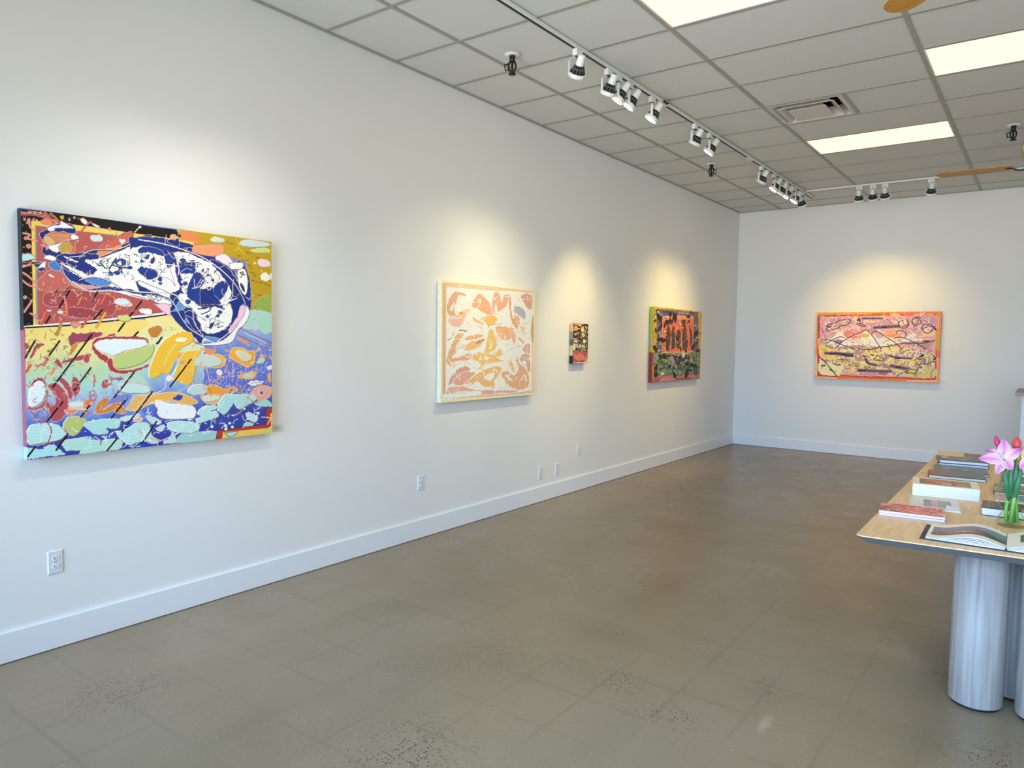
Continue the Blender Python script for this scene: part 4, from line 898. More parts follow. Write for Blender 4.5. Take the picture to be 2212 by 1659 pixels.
p e89848 1 0 718,468,733,487,748,478,733,463
p e89848 1 0 727,439,763,453,752,429
p f2eeda 1 1 714,559,729,572,774,570,764,553,724,550
l e8d090 5.0 1 649,426,674,488,719,540
l d0d8d0 5.0 1 677,340,722,425,728,454,768,497,789,531
p 1a1a1a 0 0 610,540,637,578,646,573,619,535
p efb03c 1 0 819,438,829,462,882,482,968,481,1001,460,1001,420,940,406,850,413
l f0d0a0 2.0 1 819,438,829,462,882,482,968,481,1001,460,1001,420,940,406,850,413,819,438
p c3cfca 1 1 813,433,840,467,882,479,957,466,979,450,979,425,913,411,850,415
p e59050 1 0 882,496,861,516,941,506,925,481,898,479
p f0a838 1 0 1032,470,1052,516,1104,521,1150,501,1192,500,1197,458,1185,421,1138,407,1091,433,1052,450
l f4d8a0 2.0 1 1032,470,1052,516,1104,521,1150,501,1192,500,1197,458,1185,421,1138,407,1091,433,1052,450,1032,470
p d8cfae 1 1 1069,491,1086,506,1121,501,1174,469,1167,448,1126,438,1086,465
p bcd0b0 1 0 1215,447,1227,458,1264,457,1252,431,1209,426
p efa84a 1 0 1228,479,1255,476,1240,455
p efa84a 1 0 1114,368,1197,376,1196,342,1155,335,1085,345
p c0cab8 1 0 1120,365,1173,366,1184,345,1131,344
p e8a040 1 0 1002,506,1024,509,1018,496
p e8a040 1 0 1288,366,1304,363,1300,322,1282,317
p e8a040 1 0 823,339,836,334,828,324
p efb03c 1 0 1289,468,1314,462,1307,449
p d8e4e0 1 0 1276,404,1313,414,1313,392,1288,387
l e8c8b0 2.0 1 1276,404,1313,414,1313,392,1288,387,1276,404
p eee8c0 1 0 951,375,956,393,978,390,984,369,967,360
p f4dfe8 1 0 657,350,667,371,692,368,691,349,672,338
l e0b0b8 2.0 1 657,350,667,371,692,368,691,349,672,338,657,350
p b8d0ca 1 1 776,282,802,311,838,317,880,312,896,297,890,267,827,260,786,270
l f0d0a0 2.0 1 776,282,802,311,838,317,880,312,896,297,890,267,827,260,786,270,776,282
p ec9c34 1 0 893,292,901,311,939,310,977,293,999,282,1050,295,1084,273,1021,255,911,256,890,267
l f0d0a0 2.0 1 893,292,901,311,939,310,977,293,999,282,1050,295,1084,273,1021,255,911,256,890,267,893,292
p e0a494 1 0 1160,248,1196,283,1232,293,1281,291,1319,262,1275,215,1220,208,1172,226
p 3c4aa0 1 0 1226,250,1250,265,1244,239
p 5868b4 1 0 1022,260,1050,295,1044,264
p e8b070 1 0 853,244,869,255,993,246,999,231,965,202,889,207
l f4dcb0 2.0 1 853,244,869,255,993,246,999,231,965,202,889,207,853,244
p c8dcc8 1 1 868,233,879,247,966,243,955,223,890,217
p e8ae54 1 0 514,235,608,271,681,282,755,269,837,220,785,208,714,222,656,240,598,239,514,198
l f4dcb0 2.0 1 514,235,608,271,681,282,755,269,837,220,785,208,714,222,656,240,598,239,514,198,514,235
p 3440a0 1 0 695,243,725,265,755,259,735,233
p ecf0ee 1 1 598,220,612,243,670,225,744,211,805,197,826,166,815,137,784,130,654,140,616,162,612,196
l d8c8a0 2.0 1 598,220,612,243,670,225,744,211,805,197,826,166,815,137,784,130,654,140,616,162,612,196,598,220
p b8dcd6 1 1 669,120,728,122,815,107,846,90,830,57,762,53,683,75,663,96
l dcecec 2.0 1 669,120,728,122,815,107,846,90,830,57,762,53,683,75,663,96,669,120
p b4dcd4 1 1 831,156,857,184,938,194,943,173,900,161,948,157,954,127,888,111,835,101,825,126,857,134
l d4e8e8 2.0 1 831,156,857,184,938,194,943,173,900,161,948,157,954,127,888,111,835,101,825,126,857,134,831,156
p a8d8d4 1 1 954,188,999,251,1078,247,1136,249,1196,230,1201,209,1136,176,1089,163,1055,202,1066,217,1038,177,998,139,959,162
l cfe8e4 2.0 1 954,188,999,251,1078,247,1136,249,1196,230,1201,209,1136,176,1089,163,1055,202,1066,217,1038,177,998,139,959,162,954,188
p 9fcfc8 1 0 1195,193,1269,210,1312,175,1306,165,1225,170
p c6dcdc 1 1 1132,134,1159,137,1213,107,1206,80,1176,83,1141,107
p a8d0d0 1 0 1114,72,1141,86,1176,72,1182,50,1123,48
l 20284c 2.5 1 1114,72,1141,86,1176,72,1182,50,1123,48,1114,72
p e8eef0 1 0 1201,134,1225,135,1219,120
p bcdad8 1 0 550,158,564,166,606,144,630,123,592,121,568,137
p bcdad8 1 0 601,92,620,105,649,107,644,83,619,74
p 9cc8c4 1 0 712,24,742,50,803,54,947,46,941,-5,711,4
p bcd6d6 1 0 638,22,667,33,687,60,702,39,706,10,652,6
l d0a078 6.0 1 1037,130,1077,133,1124,171,1148,228,1184,273
l d09a80 6.0 1 1136,234,1195,193,1244,212,1281,253
l e0b0a0 5.0 1 892,407,902,352,912,301
l e0b080 5.0 1 923,321,967,349,995,354
l e0a8a0 4.0 1 1051,429,1050,326
l e0a8a0 4.0 1 1023,373,1056,367
l d8a090 5.0 1 1085,351,1073,294
l e0c8c0 5.0 1 657,341,652,303,604,281,524,271
l e0c8b0 4.0 1 705,271,776,307
l c8e0e0 5.0 1 702,54,707,14
l d8c0a0 5.0 1 512,77,553,54,600,26,667,38,697,64
p b53a2a 0 0 941,0,953,50,1076,54,1268,59,1268,151,1324,155,1323,11,985,-4
p eac05a 0 0 980,-1,986,37,1164,36,1305,34,1299,122,1327,128,1327,-12,1134,-9
p c8cc62 1 0 1236,8,1311,50,1327,70,1330,-6,1242,-6
l 18182a 3.0 0 941,0,953,50,1076,54,1268,59,1268,156
p a8d4d4 1 0 997,31,1082,33,1053,10,1025,7
l 1a1a2a 3.0 1 997,31,1082,33,1053,10,1025,7,997,31
l e8dcd8 5.0 1 1237,105,1286,98,1299,89,1280,58
l c87a58 4.0 1 1076,594,1180,553,1258,522,1320,500
l c87a58 4.0 1 1110,630,1198,590,1314,543
l 3a3040 2.5 0 1116,625,1314,546
l 3a3040 2.5 0 1081,594,1289,511
l d8d8f0 3.0 1 1128,610,1163,590,1210,574,1277,543
p e09058 1 0 1127,568,1162,532,1139,537,1081,573
l 0a0a10 8.5 0 798,455,681,311
l 0a0a10 8.5 0 585,287,514,198
l 0a0a10 8.5 0 608,134,529,26
s d f2e4ea 150 6.0 0.0 31 834,403,1307,435,1312,230,1196,246,966,299,859,323
s q f0c8c8 26 26.0 2.0 32 996,526,1314,527,1313,284,966,299
s d e8eef8 110 5.0 0.0 33 513,179,831,205,1256,163,1255,71,942,56,653,49
s q 303060 14 20.0 2.0 34 1101,188,1281,177,1255,71,964,70
s d b0602c 40 6.0 0.0 35 661,635,790,618,810,594,661,578,566,558
l 202028 2.0 1 1161,422,1209,397
l 202028 2.0 1 912,291,914,241
p f2f0f4 1 1 1155,312,1178,324,1251,319,1232,298,1172,295
l 50649c 3.0 1 1160,309,1239,316
s q 202c5c 60 30.0 3.0 101 527,1024,795,1024,1028,907,1016,780,959,627,884,610,833,722,738,837,525,878
s d 1a3888 26 30.0 0.0 102 527,1024,795,1024,1028,907,1016,780,959,627,884,610,833,722,738,837,525,878
s q d9c4c4 26 70.0 2.6 103 528,1083,796,1091,1085,962,1159,813,1025,603,862,575,702,721,524,805
s q 202c5c 30 30.0 3.0 104 328,952,507,1020,570,1010,569,898,361,873
s d 1a3888 14 30.0 0.0 105 328,952,507,1020,570,1010,569,898,361,873
s q e6b8a8 30 30.0 2.0 106 61,799,503,808,544,690,64,633
s q e8c4b4 60 34.0 2.2 107 19,397,539,391,602,220,401,187,14,174
s q c07068 24 34.0 4.0 108 19,397,405,386,402,232,15,215
s d dce8e4 60 8.0 0.0 109 20,422,604,390,599,30,12,91
s q eef4f6 30 40.0 3.0 110 3,162,601,144,598,-8,7,29
s q f2d4c0 70 38.0 2.4 111 749,526,1314,527,1312,175,755,259
s q e8a050 30 34.0 5.0 112 749,526,1314,527,1312,202,755,283
s q eef4f6 40 40.0 3.0 113 542,233,1225,181,1194,49,557,35
s d d8e8e4 40 20.0 0.0 114 542,224,1244,163,1225,57,653,35"""
ART_PALE = """p f0dcaa 0 0 -32,966,1325,973,1355,-43,-19,-30
p e2c29c 0 0 11,925,475,938,1225,933,1252,24,605,21,23,32
g 925:d9b585;745:dcb080;487:dfae8a;293:d9b088;32:d8a890 11,925,50,924,62,30,23,32
p e2b6a0 1 0 476,914,609,919,609,898,465,892
p e2ae9c 1 0 818,908,1026,920,1014,887,891,865
p cfa678 1 0 1238,741,1195,619,1192,498,1219,475,1252,483
p f7e6de 0 0 55,899,476,903,939,915,1213,921,1227,741,1189,588,1219,468,1225,41,839,30,449,50,57,37
p dba898 1 0 66,82,135,125,470,83,838,59,986,52,961,31,605,38,28,32
p f7ead8 1 0 28,61,116,60,111,27,28,29
p f7e6de 1 0 116,67,459,70,460,42,116,37
p dfa98c 1 0 57,715,66,774,114,841,164,869,286,858,291,838,204,840,185,799,156,732,177,667,107,671,67,696
p f7e6de 1 0 101,723,145,784,136,731
p ecab84 1 0 355,768,412,845,466,875,521,851,589,813,624,745,636,704,535,707,436,744
p f7ece6 1 0 440,799,456,827,483,805
p e6a890 1 0 624,752,633,844,666,898,724,891,761,822,795,881,891,880,821,782,728,736,693,706,647,711
p f7e6de 1 0 664,726,680,797,705,728
p d8a08e 1 0 1040,873,1064,904,1193,905,1216,816,1184,769,1118,796
p f7e6de 1 0 1078,868,1105,810,1091,854
p b8aebb 1 0 930,773,954,792,1042,785,1100,751,1115,691,1083,683,1019,710,956,737
l 98a0b8 2.0 1 930,773,954,792,1042,785,1100,751,1115,691,1083,683,1019,710,956,737,930,773
p e0a87e 1 0 855,856,891,865,918,772,1007,673,997,585,896,670
p f7e6de 1 0 891,786,905,793,944,700,926,693
p e0a080 1 0 982,702,1019,696,1021,629,996,636
p e8be98 1 0 78,664,197,688,308,745,340,733,279,664,249,610,148,594,98,625
p f0b8a8 1 0 83,651,248,663,239,596,168,588,108,606
p d8a83c 1 0 206,708,252,713,258,697,212,694
p eeb27a 1 0 373,681,437,656,525,631,504,616,395,647
p eebb70 1 0 481,671,613,703,706,678,661,620,582,604,548,631
p f0c070 1 0 582,569,639,584,698,479,688,422,598,380,530,381,551,450
p eab07e 1 0 673,606,742,615,886,597,924,517,876,495,768,501,697,550
p f7e6de 1 0 804,509,815,545,828,502
p edb296 1 0 885,611,947,584,974,511,951,459,900,524
p f4cfa8 1 0 1021,629,1098,609,1138,550,1074,556
p e8b0a0 1 0 999,526,1088,497,1102,460,1050,474
p e6b270 1 0 149,508,199,542,270,543,250,510,180,482
p dfae84 1 0 63,344,110,436,159,495,220,489,170,436,191,396,131,357,222,356,304,382,378,375,326,328,172,317,113,278,63,312
p eeb87e 1 0 272,423,355,477,528,492,442,429,314,402
p eeb080 1 0 302,517,418,539,527,534,440,498,292,490
p f4c9b8 1 0 211,423,272,463,293,429,221,416
p ecbf74 1 0 357,355,442,395,553,381,666,380,746,422,795,372,713,344,832,314,599,296,510,270,522,249,445,250,488,291,358,341
p f7e6de 1 0 465,326,497,367,487,333
p f8eede 1 0 542,332,559,360,587,335
p f8eede 1 0 597,423,647,479,619,422
p d7a08c 1 0 90,134,114,199,203,263,306,281,359,252,276,221,174,184,135,139
p d9a692 1 0 144,171,204,203,296,234,424,230,360,184,277,133,175,130
p edb57c 1 0 277,133,424,210,600,261,738,272,780,250,740,193,671,145,684,88,604,84,491,117,382,142
p f8eada 1 0 534,178,601,211,687,213,625,158
p f8eada 1 0 415,141,458,146,502,113
p f8eada 1 0 547,104,626,97,604,81
p e0a890 1 0 155,118,236,124,335,110,331,76,155,91
p e2ad84 1 0 763,207,798,228,858,226,957,187,1018,252,979,312,1003,348,1036,289,1121,249,1188,172,1177,89,1113,58,998,55,861,109,788,163
p eabf7a 1 0 863,306,892,335,943,275,969,208,907,239
p f8eada 1 0 835,190,934,143,909,144
p f8eada 1 0 1109,190,1150,135,1130,136
p d4a890 1 0 1035,348,1104,377,1182,377,1197,301,1200,202,1147,234,1132,309,1055,303
p d8a898 1 0 1077,422,1140,467,1193,453,1182,369,1091,400
p e8c8a8 1 0 122,304,192,303,153,257
l 4a4a4c 5.0 1 209,562,260,570,312,564
l 4a4a4c 5.0 1 219,569,270,560,301,554
l 4a4a4c 5.0 1 425,471,484,492,539,499
l 4a4a4c 5.0 1 430,460,495,481,528,492
l 90908c 5.0 1 70,488,109,501,158,555
l 90908c 3.0 1 75,481,129,508,149,535
l a8a0a0 3.0 1 1059,645,1135,647,1187,679
l a0a0b8 5.0 1 638,623,707,628,765,637
l b08878 3.0 1 830,393,951,430,1077,441
l c0a090 2.0 1 301,598,438,601,526,589
l b89888 2.5 1 717,180,754,106,778,76
l a89888 2.0 1 253,329,337,301,445,244
l 807868 2.0 0 28,35,449,29,1239,21
l a09070 1.5 0 16,926,497,936,1225,935
l b8a8a0 2.0 1 348,875,381,830
l b8a8a0 2.0 1 554,874,588,841
l b8a8a0 2.0 1 116,53,146,72,166,57,217,62,247,67,279,52,320,63
s d b09890 260 6.0 0.0 41 55,896,1193,920,1218,49,67,63
s q b8a29a 120 34.0 1.5 42 55,896,1193,920,1218,49,67,63
s d f7e6de 160 10.0 0.0 43 56,812,1194,875,1218,49,66,95
s d 50504c 12 7.0 0.0 44 56,812,1194,875,1218,49,66,95
s q faf0e8 90 90.0 7.0 121 55,896,1193,920,1218,49,67,63
s q e8b898 40 60.0 6.0 122 166,687,1198,724,1218,49,176,57
s d fbf2ea 70 26.0 0.0 123 56,812,1194,875,1218,49,66,95
s q 8a8480 20 46.0 2.4 124 56,812,1194,875,1218,49,66,95"""
ART_SMALL = """p 30241f 0 0 -25,415,330,425,349,-21,-9,-14
p e8874e 1 0 20,376,25,403,88,408,153,403,199,387,147,383,102,378,26,373
p efc22c 1 0 8,353,33,363,97,355,122,359,129,346,91,335,28,334
p efdc9c 1 0 8,369,71,371,71,354,18,356
p f0b83a 1 0 219,371,245,378,272,362,266,345,233,358
p f0e0dc 1 0 154,369,200,371,194,354,214,337,195,320,143,322,149,343
p 201818 1 0 171,361,184,362,184,353,171,353
p f1ead8 1 0 102,382,134,386,147,376,115,372
p eac62e 1 0 150,302,183,306,222,300,230,277,204,270,164,282
p efe0d8 1 0 23,294,61,291,43,279
p dc8c6c 1 0 7,234,25,254,82,255,108,235,90,208,33,208
p efb68c 1 0 19,238,50,241,95,235,77,215,26,214
p a04030 1 0 12,251,50,254,102,215,109,208,57,235
p d8e0b0 1 0 185,236,218,243,245,233,239,209,207,199,186,215
p e6e4bc 1 0 8,198,39,200,46,178,35,135,10,135
p e2e0c0 1 0 71,188,97,188,91,168,79,165
p e6e4c4 1 0 110,178,168,182,137,161
p ccc08c 1 0 174,185,220,189,228,161,202,158,176,148
p c05c50 1 0 -1,105,55,128,157,124,276,114,279,39,227,26,84,18,15,12,7,69
p d87c68 1 0 31,82,145,101,251,83,253,39,103,34,45,42
p efc0a0 1 0 9,9,104,18,227,22,279,49,297,21,254,5,85,6
p b84c40 1 0 211,101,276,104,278,66,225,70
l f2e4c8 4.0 1 -15,398,0,6
l f2dcd8 4.0 1 -1,8,294,4
l f2e0d0 4.0 1 139,255,171,269
s d f2ead0 120 14.0 0.0 51 9,333,267,338,275,127,17,128
s q f0e8d0 40 26.0 3.5 52 9,333,267,338,275,127,17,128
s d f2c8b0 46 12.0 0.0 53 11,108,276,107,273,22,15,19
s d 7a2420 50 10.0 0.0 54 11,108,276,107,273,22,15,19
s d 181010 50 16.0 0.0 55 7,399,264,406,271,236,13,234
s d e6a040 30 14.0 0.0 56 7,399,264,392,270,270,12,267"""
ART_DARK = """p e0b02e 0 0 -30,902,1495,916,1539,359,4,347
p b25548 0 0 -11,353,1536,402,1570,-16,-3,-12
p d09040 1 0 5,215,57,182,60,23,25,6
p 6c6278 0 0 87,867,684,876,1360,875,1401,360,119,349
p 88889f 1 0 749,868,1069,867,1071,840,784,840
p 9c9cba 1 0 88,845,146,860,238,800,165,785,105,808
p 54465a 1 0 235,857,557,864,559,825,342,829
p 7b8f62 0 0 40,350,1428,360,1451,66,1181,64,708,61,58,55
p 86a08c 1 0 40,350,193,352,168,276,54,226
p 6e8e72 1 0 59,157,510,153,1427,146,1378,61,285,67
p 7a9fb0 1 0 64,68,240,75,226,56,65,52
p c57670 1 0 256,62,515,80,1180,74,1470,66,1474,16,842,23,215,-1
l f0c8b0 3.0 1 274,16,364,26,396,-2
l f0b898 4.0 1 457,9,582,18,695,14
l f0c8b0 3.0 1 1203,10,1364,19
l b03a34 4.0 1 229,4,271,61
p e5714c 0 0 262,788,819,814,1186,820,1203,702,1198,542,1212,361,267,355,260,467,331,526,255,538
l f0c0a0 5.0 0 262,788,819,814,1186,820,1203,702,1198,542,1212,361,267,355,260,467,331,526,255,538,262,788
p eb8a66 0 0 262,785,1186,817,1188,785,264,750
p 454038 1 0 427,696,478,639,500,534,478,403,402,384,364,494,388,585
p 454038 1 0 569,680,636,629,627,536,647,469,620,403,539,423,547,535,527,600
p 454038 1 0 716,644,802,592,791,511,813,430,716,410,663,470,674,550
p 454038 1 0 823,760,940,757,964,662,1024,540,1016,416,917,382,860,471,867,606,878,688
p 454038 1 0 1064,699,1138,638,1180,542,1154,430,1113,500,1105,610
p 121014 1 0 332,745,424,748,427,703,350,701
p 121014 1 0 453,769,517,758,520,705,457,710
p 121014 1 0 533,745,575,832,655,828,661,735,613,734,595,767,551,713
p 121014 1 0 988,800,1090,810,1053,843,985,834
p 121014 1 0 1009,745,1075,775,1078,747,1027,725
p 121014 1 0 304,712,351,694,338,662,307,667
p 121014 1 0 90,814,164,810,256,756,228,723,123,764
p 121014 1 0 433,846,511,842,498,796,435,807
p 121014 1 0 1084,892,1119,887,1130,853,1087,858
p 121014 1 0 1262,627,1370,636,1374,586,1302,578,1234,529,1248,585
p 121014 1 0 170,702,228,723,247,672,176,620,131,625
p 121014 1 0 116,517,271,532,363,507,274,474,169,492
p 121014 1 0 14,422,85,435,131,391,104,359,44,391
p 121014 1 0 1154,430,1327,494,1366,459,1259,438,1210,382
p 121014 1 0 1318,367,1406,402,1410,360
p 121014 1 0 23,736,65,750,81,725,39,718
p 121014 1 0 58,643,86,643,104,599,68,599
p 121014 1 0 983,403,1020,361,952,362
p 121014 1 0 798,410,848,403,818,362
p 121014 1 0 657,569,739,550,725,517,667,530
p 121014 1 0 58,863,102,858,75,826
p 121014 1 0 -42,628,-14,647,11,579,-32,591
p e8e0d8 1 0 693,743,741,754,818,706,786,695
p e8e0e8 1 0 143,670,214,716,229,710,172,677
p e6e0d8 1 0 310,622,370,637,371,617,297,590
p f0e4c8 1 0 19,798,77,804,71,775,28,780
p e0c0c8 1 0 251,365,306,442,322,442,281,371
p c8c0d0 1 0 1186,695,1291,726,1292,705,1205,682
p 9c90a8 1 0 133,594,205,620,237,595,226,531,165,562
p 9c90a8 1 0 156,467,213,493,259,480,203,429
p b8b0c8 1 0 1219,493,1322,558,1359,544,1272,501
p c8a8a8 1 0 132,384,219,403,265,377,148,362
p 3c3630 1 0 376,312,593,330,691,309,821,315,1092,320,1096,264,893,246,747,198,630,257
p d8b8bc 1 0 497,344,624,350,691,303,786,349,819,342,788,315,691,299,593,330,499,324
p d8b8bc 1 0 852,349,1055,347,1057,330,887,328
p d8b8bc 1 0 1076,306,1160,347,1178,340,1111,299
p e6d0a8 1 0 862,328,954,331,939,300,872,297
p 9b90a4 1 0 469,305,594,310,646,250,732,181,734,154,636,163,568,224,488,252
p 9b90a4 1 0 796,200,851,247,895,219,1009,279,1082,230,963,211,863,199
p 10100e 1 0 179,333,284,326,343,345,391,305,394,266,286,293,196,301
p 10100e 1 0 962,225,1099,229,1135,208,1277,205,1388,168,1354,147,1156,166,999,183
p 10100e 1 0 618,190,670,142,704,115,709,40,628,50,592,117
p 10100e 1 0 986,121,1070,147,1106,132,1077,56,1028,23,975,39
p 10100e 1 0 73,163,212,281,242,278,131,161,354,176,355,163,103,143
p 10100e 1 0 68,118,148,116,166,71,71,68
p 10100e 1 0 460,200,538,205,525,165,462,167
p 10100e 1 0 1123,138,1212,129,1178,102,1117,104
p 10100e 1 0 1322,325,1359,310,1343,289,1315,297
p 6a6272 1 0 214,249,274,248,351,221,428,220,431,181,369,175,276,216,230,223
p 8fa858 1 0 242,281,424,272,443,233,351,228,288,255
p 94a860 1 0 1097,250,1214,326,1331,205,1134,222
p 5a5a60 1 0 1199,291,1252,297,1302,226,1257,234
p 4c5848 1 0 764,194,930,198,950,149,784,146
p 6aa088 1 0 605,150,737,114,740,73,657,96
p 5c9078 1 0 752,127,884,130,904,89,823,57,756,73
p e2cf98 1 0 237,114,297,125,374,104,360,84,270,74
p 40584a 1 0 1246,143,1372,147,1378,61,1287,71
l 100e10 3.0 1 477,880,523,895,579,885
l 100e10 3.0 0 87,870,651,881,1369,879
l 100e10 3.0 1 747,902,781,880
l 100e10 2.5 0 14,883,39,365
s q 101010 60 60.0 5.0 61 88,851,1352,868,1392,360,119,352
s q d8d0e0 26 60.0 4.0 62 88,851,1352,868,1392,360,119,352
s q 101010 50 60.0 5.0 63 47,346,1428,360,1451,66,64,61
s q c8d8b8 26 50.0 4.0 64 47,346,1428,360,1451,66,64,61
s d e86a44 140 22.0 0.0 65 292,661,1135,680,1157,382,310,384
s d 3c2c20 50 14.0 0.0 66 255,781,1177,813,1187,681,262,660
s q 201810 16 50.0 4.0 67 1379,862,1480,866,1511,474,1410,473
s q 201810 12 50.0 4.0 68 -12,841,81,845,109,403,15,403
s d f0c8b0 16 20.0 0.0 69 256,49,1453,45,1456,2,215,-1"""
